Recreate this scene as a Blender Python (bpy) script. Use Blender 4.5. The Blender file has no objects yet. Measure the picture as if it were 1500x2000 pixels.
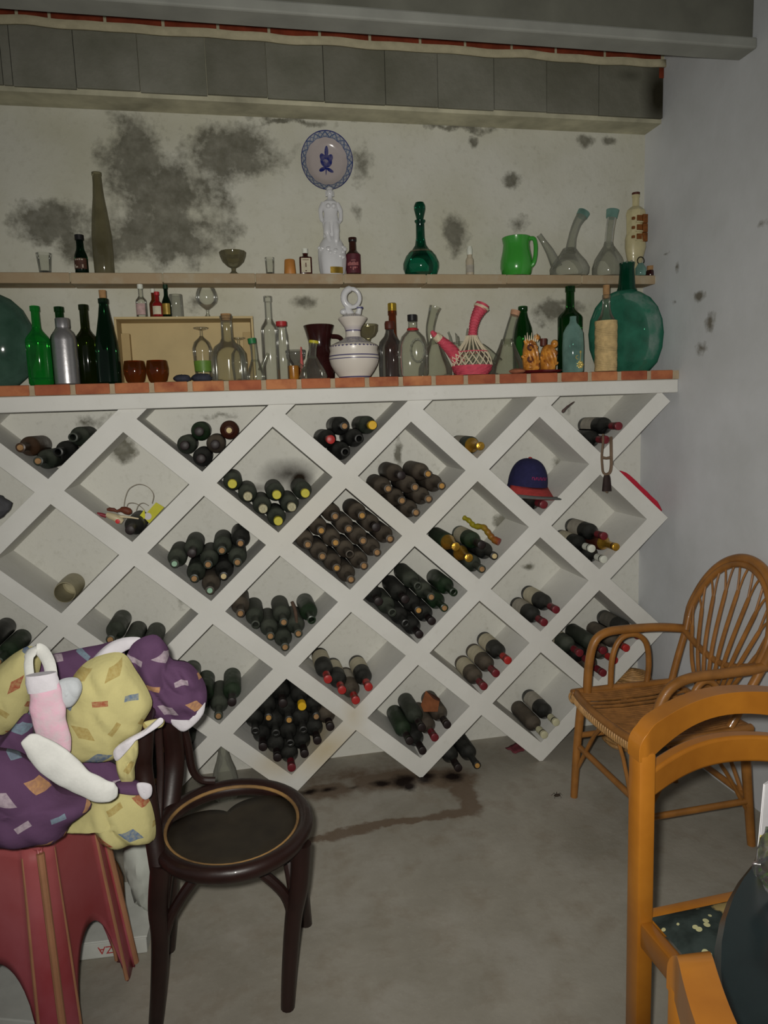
import bpy, bmesh, math, random
from mathutils import Vector, Matrix, noise
random.seed(7)
PI = math.pi
# ------------------------------------------------------------------ camera
FPX, YAW, PITCH, ROLL = 1400.0, 0.19607, 0.13536, -0.03406
EYE = Vector((0.37914, -2.56036, 1.40804))
cy_, sy_, cp_, sp_ = math.cos(YAW), math.sin(YAW), math.cos(PITCH), math.sin(PITCH)
FWD = Vector((sy_*cp_, cy_*cp_, -sp_)); R0 = Vector((cy_, -sy_, 0)); U0 = R0.cross(FWD)
RIGHT = R0*math.cos(ROLL) + U0*math.sin(ROLL); UP = -R0*math.sin(ROLL) + U0*math.cos(ROLL)
sc = bpy.context.scene
C = sc.collection
cam = bpy.data.cameras.new('camera'); camo = bpy.data.objects.new('camera', cam); C.objects.link(camo)
cam.sensor_fit = 'HORIZONTAL'; cam.sensor_width = 36; cam.lens = FPX/1500*36; cam.clip_start = .02
m = Matrix((RIGHT, UP, -FWD)).transposed().to_4x4(); m.translation = EYE
camo.matrix_world = m
sc.camera = camo
# ------------------------------------------------------------------ world, lamps, exposure
w = bpy.data.worlds.new('world'); sc.world = w; w.use_nodes = True
bg = w.node_tree.nodes['Background']; bg.inputs[0].default_value = (.93, .97, 1.0, 1); bg.inputs[1].default_value = .14
def lamp(name, loc, target, energy, size, blend, radius, col):
    l = bpy.data.lights.new(name, 'SPOT'); o = bpy.data.objects.new(name, l); C.objects.link(o)
    o.location = loc; o.rotation_euler = (Vector(target)-Vector(loc)).to_track_quat('-Z', 'Y').to_euler()
    l.energy = energy; l.spot_size = math.radians(size); l.spot_blend = blend; l.shadow_soft_size = radius; l.color = col
    return o
LPOS = EYE - RIGHT*.035 + UP*.03                       # the phone's own flash, beside its lens
lamp('phone_flash', LPOS, LPOS + FWD + RIGHT*.03 + UP*.02, 143, 113, 1.0, .018, (1, .968, .89))
sc.view_settings.view_transform = 'Standard'; sc.view_settings.look = 'None'
sc.view_settings.gamma = 1; sc.view_settings.use_curve_mapping = False
sc.view_settings.exposure = 0.0
sc.cycles.transparent_max_bounces = 24; sc.cycles.max_bounces = 8
# ------------------------------------------------------------------ picture <-> place helpers
def ray(px, py): return FWD + RIGHT*((px-750)/FPX) + UP*((1000-py)/FPX)
def W(px, py, X=None, Y=None, Z=None):
    d = ray(px, py)
    k, v = (0, X) if X is not None else (1, Y) if Y is not None else (2, Z)
    return EYE + d*((v-EYE[k])/d[k])
def S(p): return (Vector(p)-EYE).dot(FWD)/FPX          # metres per pixel at a point
def proj(p):
    d = Vector(p)-EYE; q = d.dot(FWD)
    return 750+FPX*d.dot(RIGHT)/q, 1000-FPX*d.dot(UP)/q
def spot(px, Y, Z):                                     # X so that (X,Y,Z) stands at column px
    a, b = -3.0, 4.0
    for _ in range(50):
        c = (a+b)/2
        if proj((c, Y, Z))[0] < px: a = c
        else: b = c
    return (a+b)/2
# ------------------------------------------------------------------ materials
def lin(c):
    return tuple(((x/255)/12.92 if x/255 <= .04045 else ((x/255+.055)/1.055)**2.4) for x in c)
class NT:
    def __init__(s, name):
        s.m = bpy.data.materials.new(name); s.m.use_nodes = True
        s.t = s.m.node_tree; s.t.nodes.clear()
        s.out = s.t.nodes.new('ShaderNodeOutputMaterial')
    def n(s, typ, ins={}, **kw):
        nd = s.t.nodes.new('ShaderNode'+typ)
        for k, v in kw.items(): setattr(nd, k, v)
        for k, v in ins.items():
            if isinstance(v, bpy.types.NodeSocket): s.t.links.new(v, nd.inputs[k])
            elif isinstance(v, bpy.types.Node): s.t.links.new(v.outputs[0], nd.inputs[k])
            else: nd.inputs[k].default_value = v
        return nd
    def math(s, op, a, b=None, c=None, clamp=False):
        i = {0: a}
        if b is not None: i[1] = b
        if c is not None: i[2] = c
        return s.n('Math', i, operation=op, use_clamp=clamp).outputs[0]
    def mix(s, f, a, b):
        def c4(v): return v if isinstance(v, (bpy.types.NodeSocket, bpy.types.Node)) else (*v[:3], 1)
        nd = s.n('Mix', {0: f, 6: c4(a), 7: c4(b)}, data_type='RGBA')
        return nd.outputs[2]
    def noise(s, vec, scale, detail=4, rough=.55):
        return s.n('TexNoise', {'Vector': vec, 'Scale': scale, 'Detail': detail, 'Roughness': rough}).outputs[0]
    def ramp(s, f, a, b, lo=0., hi=1.):
        return s.n('MapRange', {0: f, 1: a, 2: b, 3: lo, 4: hi}, clamp=True).outputs[0]
    def coord(s, which='Object'): return s.n('TexCoord').outputs[which]
    def bump(s, h, strength=.3, dist=.01): return s.n('Bump', {'Height': h, 'Strength': strength, 'Distance': dist}).outputs[0]
    def bsdf(s, **kw):
        mp = dict(col='Base Color', rough='Roughness', normal='Normal', metal='Metallic', spec='Specular IOR Level', coat='Coat Weight', trans='Transmission Weight')
        i = {}
        for k, v in kw.items():
            if k == 'col' and not isinstance(v, (bpy.types.NodeSocket, bpy.types.Node)): v = (*v[:3], 1)
            i[mp[k]] = v
        return s.n('BsdfPrincipled', i)
    def done(s, sh): s.t.links.new(sh.outputs[0] if isinstance(sh, bpy.types.Node) else sh, s.out.inputs[0]); return s.m
    def blobs(s, co, lst, warp=.0, wscale=11):
        acc = None
        if warp:
            nz = s.n('TexNoise', {'Vector': co, 'Scale': wscale, 'Detail': 5, 'Roughness': .6}).outputs['Color']
            d = s.n('VectorMath', {0: nz, 1: (.5, .5, .5)}, operation='SUBTRACT').outputs[0]
            d = s.n('VectorMath', {0: d, 'Scale': warp}, operation='SCALE').outputs[0]
            co = s.n('VectorMath', {0: co, 1: d}, operation='ADD').outputs[0]
        for (c, r, k) in lst:
            v = s.n('VectorMath', {0: co, 1: tuple(c)}, operation='SUBTRACT').outputs[0]
            v = s.n('VectorMath', {0: v, 1: tuple(r)}, operation='DIVIDE').outputs[0]
            l = s.n('VectorMath', {0: v}, operation='LENGTH').outputs['Value']
            f = s.ramp(l, 0, 1.25, k, 0)
            acc = f if acc is None else s.math('MAXIMUM', acc, f)
        return acc
MATS = {}
def simple(name, col, rough=.6, var=.15, scale=12, bump=.1, metal=0, spec=.4, col2=None, coat=0, dust=0):
    if name in MATS: return MATS[name]
    t = NT(name); co = t.coord(); nz = t.noise(co, scale, 5)
    a = tuple(c*(1-var) for c in col) if col2 is None else col2
    f = t.ramp(nz, .3, .7)
    cc = t.mix(f, a, tuple(min(1, c*(1+var)) for c in col))
    if dust:
        up = t.n('SeparateXYZ', {0: t.n('NewGeometry').outputs['Normal']}).outputs[2]
        fd = t.math('MULTIPLY', t.ramp(up, -.1, .9, .12, 1), dust)
        cc = t.mix(t.math('MULTIPLY', fd, t.ramp(t.noise(co, 25, 4), .3, .65, .5, 1)), cc, lin((128, 122, 108)))
    kw = dict(col=cc, rough=rough, metal=metal, spec=spec, coat=coat)
    if bump: kw['normal'] = t.bump(nz, bump)
    MATS[name] = t.done(t.bsdf(**kw)); return MATS[name]
def glass(name, tint, dust=.08, dcol=(.35, .36, .33), rough=.07):
    """thin-walled glass: tinted see-through wall, fresnel reflection, some dust"""
    if name in MATS: return MATS[name]
    t = NT(name); co = t.coord()
    fr = t.n('LayerWeight', {'Blend': .32}).outputs['Fresnel']
    tr = t.n('BsdfTransparent', {0: (*tint, 1)})
    gl = t.n('BsdfGlossy', {0: (1, 1, 1, 1), 'Roughness': rough})
    a = t.n('MixShader', {0: t.math('MULTIPLY', fr, .8), 1: tr.outputs[0], 2: gl.outputs[0]})
    di = t.n('BsdfDiffuse', {0: (*dcol, 1)})
    fac = t.n('LayerWeight', {'Blend': .25}).outputs['Facing']
    nz = t.ramp(t.noise(co, 14, 4), .3, .7, .5, 1.2)
    f = t.math('MULTIPLY', nz, t.math('MULTIPLY_ADD', fac, dust*2.2, dust), clamp=True)
    b = t.n('MixShader', {0: f, 1: a.outputs[0], 2: di.outputs[0]})
    MATS[name] = t.done(b); return MATS[name]
def bottle_mat(name, col, dustcol, dust):
    t = NT(name); co = t.coord()
    rnd = t.n('ObjectInfo').outputs['Random']
    cov = t.n('VectorMath', {0: co, 1: t.n('CombineXYZ', {0: rnd, 1: rnd, 2: rnd}).outputs[0]}, operation='ADD').outputs[0]
    up = t.n('SeparateXYZ', {0: t.n('NewGeometry').outputs['Normal']}).outputs[2]
    nz = t.noise(cov, 30, 5)
    f = t.math('MULTIPLY', t.ramp(up, -.6, .9, .2, 1), t.ramp(nz, .3, .7, .45, 1.1))
    f = t.math('MULTIPLY', f, t.math('MULTIPLY_ADD', rnd, dust*.5, dust*.75), clamp=True)
    cc = t.mix(f, col, dustcol)
    MATS[name] = t.done(t.bsdf(col=cc, rough=t.ramp(f, 0, .5, .18, .75), spec=.5)); return MATS[name]
M = MATS
# ------------------------------------------------------------------ mesh helpers
class MB:
    def __init__(s): s.v = []; s.f = []; s.uv = None
    def add(s, vs, fs):
        o = len(s.v); s.v += [tuple(x) for x in vs]; s.f += [tuple(i+o for i in f) for f in fs]; return s
    def lathe(s, prof, seg=24, c=(0, 0, 0), sx=1, sy=1, rot=None, lobes=None):
        vs = []
        for (r, z) in prof:
            for k in range(seg):
                a = 2*PI*k/seg
                rr = r*(1+lobes(a, z)) if lobes else r
                vs.append(Vector((rr*math.cos(a)*sx, rr*math.sin(a)*sy, z)))
        fs = []
        for i in range(len(prof)-1):
            for k in range(seg):
                k2 = (k+1) % seg
                fs.append((i*seg+k, i*seg+k2, (i+1)*seg+k2, (i+1)*seg+k))
        if rot is not None: vs = [rot @ v for v in vs]
        return s.add([v+Vector(c) for v in vs], fs)
    def tube(s, pts, rad, seg=10, closed=False, caps=True, flat=1.0, flatdir=None):
        pts = [Vector(p) for p in pts]; n = len(pts)
        rads = rad if isinstance(rad, (list, tuple)) else [rad]*n
        vs = []; prev = None
        for i, p in enumerate(pts):
            if closed: t = (pts[(i+1) % n]-pts[i-1])
            else: t = pts[min(i+1, n-1)]-pts[max(i-1, 0)]
            t.normalize()
            if flatdir is not None:
                u = Vector(flatdir); u = (u-t*u.dot(t)).normalized()
            elif prev is None:
                u = t.orthogonal().normalized()
            else:
                u = (prev-t*prev.dot(t)).normalized()
            prev = u; v = t.cross(u)
            for k in range(seg):
                a = 2*PI*k/seg
                vs.append(p+(u*math.cos(a)+v*math.sin(a)*flat)*rads[i])
        fs = []
        for i in range(n if closed else n-1):
            j = (i+1) % n
            for k in range(seg):
                k2 = (k+1) % seg
                fs.append((i*seg+k, i*seg+k2, j*seg+k2, j*seg+k))
        if caps and not closed:
            fs.append(tuple(range(seg))[::-1]); fs.append(tuple((n-1)*seg+k for k in range(seg)))
        return s.add(vs, fs)
    def box(s, lo, hi, bev=0.0):
        bm = bmesh.new(); bmesh.ops.create_cube(bm, size=1)
        for v in bm.verts: v.co = Vector([(lo[i]+hi[i])/2+v.co[i]*(hi[i]-lo[i]) for i in range(3)])
        if bev: bmesh.ops.bevel(bm, geom=bm.edges[:], offset=bev, segments=2, affect='EDGES', profile=.5)
        bm.verts.index_update()
        s.add([v.co.copy() for v in bm.verts], [[v.index for v in f.verts] for f in bm.faces]); bm.free(); return s
    def ball(s, c, r, sc3=(1, 1, 1), seg=14, rings=9, bumps=0, freq=20):
        prof = []
        vs = []; fs = []
        for i in range(rings+1):
            th = PI*i/rings
            for k in range(seg):
                a = 2*PI*k/seg
                d = Vector((math.sin(th)*math.cos(a), math.sin(th)*math.sin(a), -math.cos(th)))
                rr = r*(1+bumps*noise.noise((d+Vector(c))*freq*.2+Vector(c)*9)) if bumps else r
                vs.append(Vector(c)+Vector((d.x*sc3[0], d.y*sc3[1], d.z*sc3[2]))*rr)
        for i in range(rings):
            for k in range(seg):
                k2 = (k+1) % seg
                fs.append((i*seg+k, i*seg+k2, (i+1)*seg+k2, (i+1)*seg+k))
        return s.add(vs, fs)
    def prism(s, poly, y0, y1):                       # polygon in (x,z), extruded along y
        n = len(poly)
        vs = [(p[0], y0, p[1]) for p in poly]+[(p[0], y1, p[1]) for p in poly]
        return s.add(vs, [tuple(range(n)), tuple(range(2*n-1, n-1, -1))]+[(i, i+n, (i+1) % n+n, (i+1) % n) for i in range(n)])
    def xf(s, mat): s.v = [tuple(mat @ Vector(v)) for v in s.v]; return s
    def build(s, name, mat, parent=None, loc=(0, 0, 0), smooth=35, world=False, mods=()):
        me = bpy.data.meshes.new(name)
        off = Vector((0, 0, 0))
        if world:
            off = parent_world(parent) if parent else Vector(loc)
        me.from_pydata([Vector(v)-off for v in s.v], [], s.f)
        bm = bmesh.new(); bm.from_mesh(me)
        bmesh.ops.remove_doubles(bm, verts=bm.verts, dist=1e-6)
        bmesh.ops.recalc_face_normals(bm, faces=bm.faces); bm.to_mesh(me); bm.free()
        if smooth:
            for p in me.polygons: p.use_smooth = True
            try: me.set_sharp_from_angle(angle=math.radians(smooth))
            except Exception: pass
        me.materials.append(mat)
        o = bpy.data.objects.new(name, me); C.objects.link(o); o.location = loc
        if parent: o.parent = parent
        for mtyp, kw in mods:
            md = o.modifiers.new(mtyp.lower(), mtyp)
            for k, v in kw.items(): setattr(md, k, v)
        return o
def parent_world(o):
    v = Vector(o.location); p = o.parent
    while p: v += Vector(p.location); p = p.parent
    return v
def tag(o, label, cat, group=None, kind=None):
    o['label'] = label; o['category'] = cat
    if group: o['group'] = group
    if kind: o['kind'] = kind
    return o
def thing(name, label, cat, loc=(0, 0, 0), group=None):
    o = bpy.data.objects.new(name, None); C.objects.link(o); o.location = loc; o.empty_display_size = .02
    return tag(o, label, cat, group)
def struct(o): o['kind'] = 'structure'; return o
def cos_(a, b, t): return a+(b-a)*(1-math.cos(PI*t))/2
def crm(pts, n=8, closed=False):                       # Catmull-Rom through the points
    pts = [Vector(p) for p in pts]; out = []; N = len(pts)
    for i in range(N if closed else N-1):
        g = (lambda k: pts[k % N]) if closed else (lambda k: pts[max(0, min(N-1, k))])
        p0, p1, p2, p3 = g(i-1), g(i), g(i+1), g(i+2)
        for k in range(n):
            t = k/n
            out.append(.5*((2*p1)+(p2-p0)*t+(2*p0-5*p1+4*p2-p3)*t*t+(3*p1-p0-3*p2+p3)*t**3))
    if not closed: out.append(pts[-1])
    return out
def bprof(H, r, hs, hn, rn, lip=1.15, lz=.93, base=.9):
    p = [(0, 0), (r*base, 0), (r, .025*H), (r, hs)]
    p += [(cos_(r, rn, t), hs+(hn-hs)*t) for t in (.15, .3, .45, .6, .75, .9, 1)]
    p += [(rn*.97, H*lz), (rn*lip, H*lz+.004*H), (rn*lip, H*.995), (rn*.8, H), (rn*.72, H*.985)]
    return p
def wrap(mb, r, z0, z1, a0, a1, n=10):                 # a printed label lying round a bottle
    vs = []
    for k in range(n+1):
        a = a0+(a1-a0)*k/n
        vs += [(r*math.cos(a), r*math.sin(a), z0), (r*math.cos(a), r*math.sin(a), z1)]
    return mb.add(vs, [(2*k, 2*k+2, 2*k+3, 2*k+1) for k in range(n)])
def px(prof, s): return [(r*s, z*s) for r, z in prof]
def text_mb(txt, size, mat, name, parent, mtx, extrude=.0004):
    cu = bpy.data.curves.new('txt', 'FONT'); cu.body = txt; cu.size = size; cu.extrude = extrude
    cu.align_x = 'CENTER'; cu.align_y = 'CENTER'; cu.resolution_u = 2
    o = bpy.data.objects.new('txt', cu); C.objects.link(o)
    dg = bpy.context.evaluated_depsgraph_get(); me = bpy.data.meshes.new_from_object(o.evaluated_get(dg))
    bpy.data.objects.remove(o); bpy.data.curves.remove(cu)
    me.transform(mtx); me.materials.clear(); me.materials.append(mat); me.name = name
    q = bpy.data.objects.new(name, me); C.objects.link(q); q.parent = parent
    return q
FRONT = Matrix.Rotation(PI/2, 4, 'X')                  # text in XZ facing -Y
YB = .252                                              # back wall plane
XR = 2.072                                             # right wall plane
# ------------------------------------------------------------------ surfaces of the room
def pw(px_, py_, Y=YB): p = W(px_, py_, Y=Y); return (p.x, p.y, p.z)
def wall_mat():
    t = NT('old_limewash'); co = t.coord()
    st = [(270, 320, .15, .2, 1), (440, 295, .24, .12, .95), (340, 380, .24, .15, .9), (310, 450, .26, .15, .95), (105, 435, .17, .09, .95), (135, 480, .07, .09, .9), (220, 480, .16, .09, .85), (400, 440, .2, .1, .6),
          (890, 455, .06, .08, .85), (925, 281, .022, .026, 1), (1000, 350, .04, .035, .95), (705, 325, .05, .08, .75), (1085, 605, .13, .06, .85),
          (560, 236, .20, .02, .8), (690, 222, .1, .02, .7), (880, 245, .3, .02, .7), (1140, 275, .05, .03, .8), (1190, 275, .04, .02, .9), (1015, 440, .05, .04, .5), (590, 590, .06, .03, .6), (700, 420, .03, .06, .35),
          (430, 815, .10, .03, .65), (175, 825, .09, .04, .6), (240, 880, .05, .05, .75), (978, 1016, .035, .035, .95), (1033, 1108, .03, .02, .6), (778, 885, .02, .07, .95),
          (370, 1170, .09, .05, .45), (1165, 1290, .05, .05, .3), (85, 825, .06, .03, .3), (1090, 900, .03, .05, .4), (1110, 800, .03, .04, .55), (60, 560, .1, .03, .3), (385, 590, .05, .05, .45), (760, 205, .3, .03, .3)]
    b = t.math('MAXIMUM', t.blobs(co, [(pw(x, y), (rx, 9, rz), k) for x, y, rx, rz, k in st if max(rx, rz) > .085], .12), t.blobs(co, [(pw(x, y), (rx*1.15, 9, rz*1.15), k) for x, y, rx, rz, k in st if max(rx, rz) <= .085], .03, 25))
    n1 = t.noise(co, 9, 8, .65); n2 = t.noise(co, 45, 4, .6)
    f = t.ramp(t.math('ADD', t.math('MULTIPLY', b, .62), t.math('MULTIPLY_ADD', n1, .75, t.math('MULTIPLY', n2, .22))), .625, .85)
    soot = t.blobs(co, [(pw(585, 938), (.07, 9, .07), 1), (pw(565, 925), (.13, 9, .07), .7), (pw(500, 955), (.1, 9, .03), .5), (pw(1080, 905), (.03, 9, .04), .2)])
    fs = t.ramp(t.math('ADD', t.math('MULTIPLY', soot, .8), t.math('MULTIPLY', n1, .35)), .28, .78)
    big = t.ramp(t.noise(co, 2.2, 4), .35, .65)
    base = t.mix(big, lin((188, 186, 168)), lin((204, 203, 192)))
    # the lower part behind the rack was whitewashed later and is cleaner
    z = t.n('SeparateXYZ', {0: co}).outputs[2]
    base = t.mix(t.ramp(z, 1.44, 1.54), lin((212, 211, 203)), base)
    c = t.mix(t.math('MULTIPLY', f, t.ramp(n2, .3, .7, .82, 1)), base, t.mix(t.ramp(t.noise(co, 16, 4), .35, .65), lin((92, 90, 78)), lin((118, 116, 104))))
    c = t.mix(t.ramp(n2, .55, .8, 0, .25), c, lin((150, 146, 128)))
    c = t.mix(fs, c, lin((38, 30, 22)))
    return t.done(t.bsdf(col=c, rough=.92, spec=.15, normal=t.bump(t.math('ADD', n2, t.math('MULTIPLY', f, -.6)), .35, .006)))
def side_mat():
    t = NT('side_limewash'); co = t.coord()
    n1 = t.noise(co, 3, 6); n2 = t.noise(co, 40, 4)
    b = t.blobs(co, [(tuple(W(x, y, X=XR)), (9, ry, rz), k) for x, y, ry, rz, k in
                     [(1367, 578, .07, .035, .95), (1388, 632, .06, .07, .9), (1370, 682, .06, .05, .85), (1322, 522, .03, .04, .85), (1300, 497, .05, .015, .8), (1485, 437, .10, .03, .6), (1318, 590, .03, .02, .8),
                      (1345, 460, .03, .02, .6), (1290, 330, .1, .06, .35), (1400, 760, .12, .06, .25), (1330, 440, .08, .04, .35)]], .03, 25)
    f = t.ramp(t.math('ADD', t.math('MULTIPLY', b, .6), t.math('MULTIPLY', t.noise(co, 14, 7, .65), .8)), .68, .9)
    c = t.mix(t.ramp(n1, .35, .65), lin((202, 204, 206)), lin((216, 218, 222)))
    c = t.mix(f, c, lin((120, 115, 105)))
    return t.done(t.bsdf(col=c, rough=.9, spec=.2, normal=t.bump(t.math('ADD', n2, n1), .14, .005)))
def floor_mat():
    t = NT('worn_concrete'); co = t.coord()
    n1 = t.noise(co, 2.2, 6, .6); n2 = t.noise(co, 9, 6, .6); n3 = t.noise(co, 60, 3)
    c = t.mix(t.ramp(n1, .35, .65), lin((144, 139, 127)), lin((168, 163, 152)))
    c = t.mix(t.ramp(n2, .5, .75, 0, .5), c, lin((126, 112, 92)))
    c = t.mix(t.ramp(t.noise(co, 3.7, 5, .65), .52, .68, 0, .45), c, lin((178, 174, 166)))
    c = t.mix(t.ramp(n3, .6, .8, 0, .2), c, lin((195, 190, 178)))
    def fl(lst): return [((W(x, y, Z=0).x, W(x, y, Z=0).y, 0), (rx, ry, 9), k) for x, y, rx, ry, k in lst]
    halo = t.blobs(co, fl([(760, 1522, .2, .09, .85), (870, 1520, .13, .09, 1), (640, 1545, .13, .07, .8), (690, 1512, .28, .12, .4), (905, 1545, .05, .09, 1), (918, 1572, .045, .08, 1), (890, 1588, .07, .03, 1), (845, 1597, .07, .024, 1), (800, 1603, .08, .022, 1), (760, 1608, .06, .022, 1), (700, 1621, .06, .028, 1), (650, 1633, .04, .028, 1),
                           (730, 1613, .05, .02, 1), (670, 1628, .05, .03, 1), (620, 1640, .04, .018, 1), (595, 1655, .02, .03, 1), (565, 1560, .05, .03, .7)]), .07)
    nn = t.math('MULTIPLY_ADD', n2, .5, t.math('MULTIPLY', t.noise(co, 30, 5), .3))
    fh = t.ramp(t.math('ADD', t.math('MULTIPLY', halo, .7), nn), .44, .70)
    c = t.mix(t.math('MULTIPLY', t.math('MULTIPLY', fh, t.ramp(halo, 0, .3)), .72), c, lin((98, 74, 52)))
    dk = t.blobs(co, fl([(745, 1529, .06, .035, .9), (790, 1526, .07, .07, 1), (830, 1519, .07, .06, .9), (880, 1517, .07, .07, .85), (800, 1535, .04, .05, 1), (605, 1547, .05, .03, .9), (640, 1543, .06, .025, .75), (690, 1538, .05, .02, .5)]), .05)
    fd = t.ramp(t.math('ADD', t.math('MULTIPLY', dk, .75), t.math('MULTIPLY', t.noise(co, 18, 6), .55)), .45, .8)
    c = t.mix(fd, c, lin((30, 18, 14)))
    return t.done(t.bsdf(col=c, rough=t.ramp(n2, .3, .7, .55, .8), spec=.3, normal=t.bump(t.math('ADD', n3, n2), .2, .004)))
def rack_mat():
    t = NT('white_plaster'); co = t.coord()
    n1 = t.noise(co, 4, 6); n2 = t.noise(co, 35, 4)
    yel = t.blobs(co, [(pw(640, 1460, 0), (.14, 9, .13), .9), (pw(690, 1395, 0), (.05, 9, .08), .6), (pw(545, 1490, 0), (.12, 9, .07), .6), (pw(690, 1000, 0), (.5, 9, .2), .22)])
    c = t.mix(t.ramp(n1, .3, .7), lin((214, 213, 207)), lin((226, 225, 220)))
    c = t.mix(t.math('MULTIPLY', yel, t.ramp(n1, .3, .6, .4, 1)), c, lin((190, 172, 130)))
    c = t.mix(t.ramp(n2, .62, .8, 0, .25), c, lin((180, 176, 165)))
    return t.done(t.bsdf(col=c, rough=.85, spec=.2, normal=t.bump(t.math('ADD', n1, n2), .18, .006)))
wm, sm_, fm, rm = wall_mat(), side_mat(), floor_mat(), rack_mat()
struct(MB().box((-3.2, YB, -.02), (XR+.1, YB+.15, 3.1)).build('wall_back', wm, smooth=0))
struct(MB().box((XR, -6, -.02), (XR+.12, YB, 3.1)).build('wall_right', sm_, smooth=0))
struct(MB().box((-3.2, -6, -.12), (XR, YB, 0)).build('floor', fm, smooth=0))
# ceiling: concrete beams with clay tiles and sloping slabs between them
conc = simple('grey_concrete', lin((112, 112, 102)), .9, .22, 5, .25, spec=.15)
conc2 = simple('pale_concrete', lin((150, 151, 144)), .9, .14, 6, .25, spec=.15)
def beam_face_mat():
    t = NT('cement_panel'); co = t.coord()
    rnd = t.n('ObjectInfo').outputs['Random']
    n1 = t.noise(co, 5, 6); n2 = t.noise(co, 40, 3)
    c = t.mix(t.ramp(n1, .35, .65), lin((114, 114, 101)), lin((138, 137, 126)))
    c = t.mix(t.math('MULTIPLY', rnd, .35), c, lin((98, 96, 84)))
    damp = t.blobs(co, [((2.05, .12, 2.6), (.10, 9, .2), 1), ((1.93, .12, 2.66), (.12, 9, .05), .6)])
    f = t.ramp(t.math('ADD', t.math('MULTIPLY', damp, .8), t.math('MULTIPLY', n1, .5)), .5, .95)
    c = t.mix(f, c, lin((46, 43, 32)))
    return t.done(t.bsdf(col=c, rough=.92, spec=.12, normal=t.bump(t.math('ADD', n1, n2), .3, .008)))
bfm = beam_face_mat()
soff = simple('stained_soffit', lin((184, 180, 156)), .92, .3, 7, .3, spec=.1)
mort = simple('pale_mortar', lin((186, 178, 150)), .95, .12, 25, .4, spec=.1)
clay = simple('ceiling_clay', lin((128, 58, 38)), .9, .3, 18, .3, spec=.15)
ceil = struct(MB().box((-3.2, -.36, 2.742), (XR, YB, 2.80)).build('ceiling', conc, smooth=0))
bm_ = thing('concrete_beam', 'grey panelled concrete beam along the top of the back wall', 'beam', (0, 0, 0)); bm_['kind'] = 'structure'
MB().box((-3.2, .137, 2.497), (XR, YB-.0005, 2.709)).build('core', soff, bm_, smooth=0)
jx = [-.9, -.7, -.5, -.3]+[spot(x, .125, 2.6) for x in (20, 145, 270, 402, 520, 632, 752, 855, 965, 1068, 1170)]+[XR-.002]
jx = [jx[0]-.2]+jx
for a, b in zip(jx[:-1], jx[1:]):
    e = random.uniform(0, .0025)
    MB().box((a+.0007, .125-e, 2.512+random.uniform(-.003, .003)), (b-.0007, .1375, 2.700), .002).build('panel', bfm, bm_, smooth=0)
# rough mortar bed on the beam, under the tiles
mb = MB(); xs = [-1.2+.03*i for i in range(110)]
top = []
for i, x in enumerate(xs):
    h = 2.700+.008*noise.noise(Vector((x*7, 3, 1)))
    top.append((x, h))
vs = []
for x, h in top: vs += [(x, .119, h-.012), (x, .1175, h+.006), (x, .134, h+.008)]
fs = []
for i in range(len(top)-1):
    for k in range(2): fs.append((i*3+k, i*3+3+k, i*3+4+k, i*3+1+k))
mb.add(vs, fs); mb.build('mortar_bed', mort, bm_, mods=[('SOLIDIFY', dict(thickness=.012, offset=1))])
MB().box((XR-.022, .121, 2.655), (XR-.002, .1255, 2.705), .002).build('exposed_brick', clay, bm_)
tx = [-1.0, -.8, -.6, -.42, -.24]+[spot(x, .0, 2.74) for x in (75, 190, 310, 423, 528, 632, 735, 838, 930, 1025, 1115)]+[spot(1215, 0, 2.74), XR-.01]
for a, b in zip(tx[:-1], tx[1:]):
    MB().box((a+.005, .1215+random.uniform(-.001, .001), 2.708), (b-.005, .2, 2.745), .002).build('clay_tile', clay, ceil, smooth=0)
MB().box((-3.2, .126, 2.709), (XR, .21, 2.7425)).build('tile_mortar', mort, ceil, smooth=0)
fb = thing('concrete_joist', 'pale flanged concrete joist crossing the ceiling in front of the panelled beam', 'beam', (0, 0, 0)); fb['kind'] = 'structure'
MB().box((-3.2, -.394, 2.522), (XR, -.309, 2.556), .006).build('flange', conc2, fb, smooth=0)
MB().box((-3.2, -.372, 2.55), (XR, -.331, 2.95), .004).build('web', conc, fb, smooth=0)
struct(MB().box((-3.2, -6, 2.93), (XR, -.36, 3.0)).build('ceiling_front', conc, smooth=0))
# ------------------------------------------------------------------ plastered diamond lattice
ZR = 1.19; HX, HZ, OX, OZ = .25, .23074, .20343, .18832
NX, NZ = HX-OX, HZ-OZ
def clip(poly, f):
    out = []
    for i in range(len(poly)):
        a, b = poly[i], poly[(i+1) % len(poly)]; fa, fb_ = f(a), f(b)
        if fa >= 0: out.append(a)
        if (fa >= 0) != (fb_ >= 0):
            t = fa/(fa-fb_); out.append((a[0]+(b[0]-a[0])*t, a[1]+(b[1]-a[1])*t))
    return out
ZTOP, XEND = ZR+.264, 2.046
polys = []
def padd(poly):
    for f in (lambda p: ZTOP-p[1], lambda p: p[1]-.0, lambda p: XEND-p[0]):
        poly = clip(poly, f)
        if len(poly) < 3: return
    polys.append(poly)
def node(i, j): return (i*HX, ZR-j*HZ)
for i in range(-7, 9):
    for j in range(-1, 6):
        if (i+j) % 2 == 0: continue
        if (i, j) in ((8, 5),): continue
        x, z = node(i, j)
        padd([(x-NX, z), (x, z-NZ), (x+NX, z), (x, z+NZ)])
        for dj in (-1, 1):
            if i+1 > 8 or j+dj > 5 or j+dj < -2: continue
            if (i, j, dj) == (7, 4, 1): continue
            x2, z2 = node(i+1, j+dj); sg = -dj
            padd([(x+NX, z), (x2, z2-sg*NZ), (x2-NX, z2), (x, z+sg*NZ)])
rack = thing('wine_rack', 'built-in white plastered lattice of diamond wine cells under the brick counter', 'wine rack', (0, 0, 0))
bm = bmesh.new(); cache = {}
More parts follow.
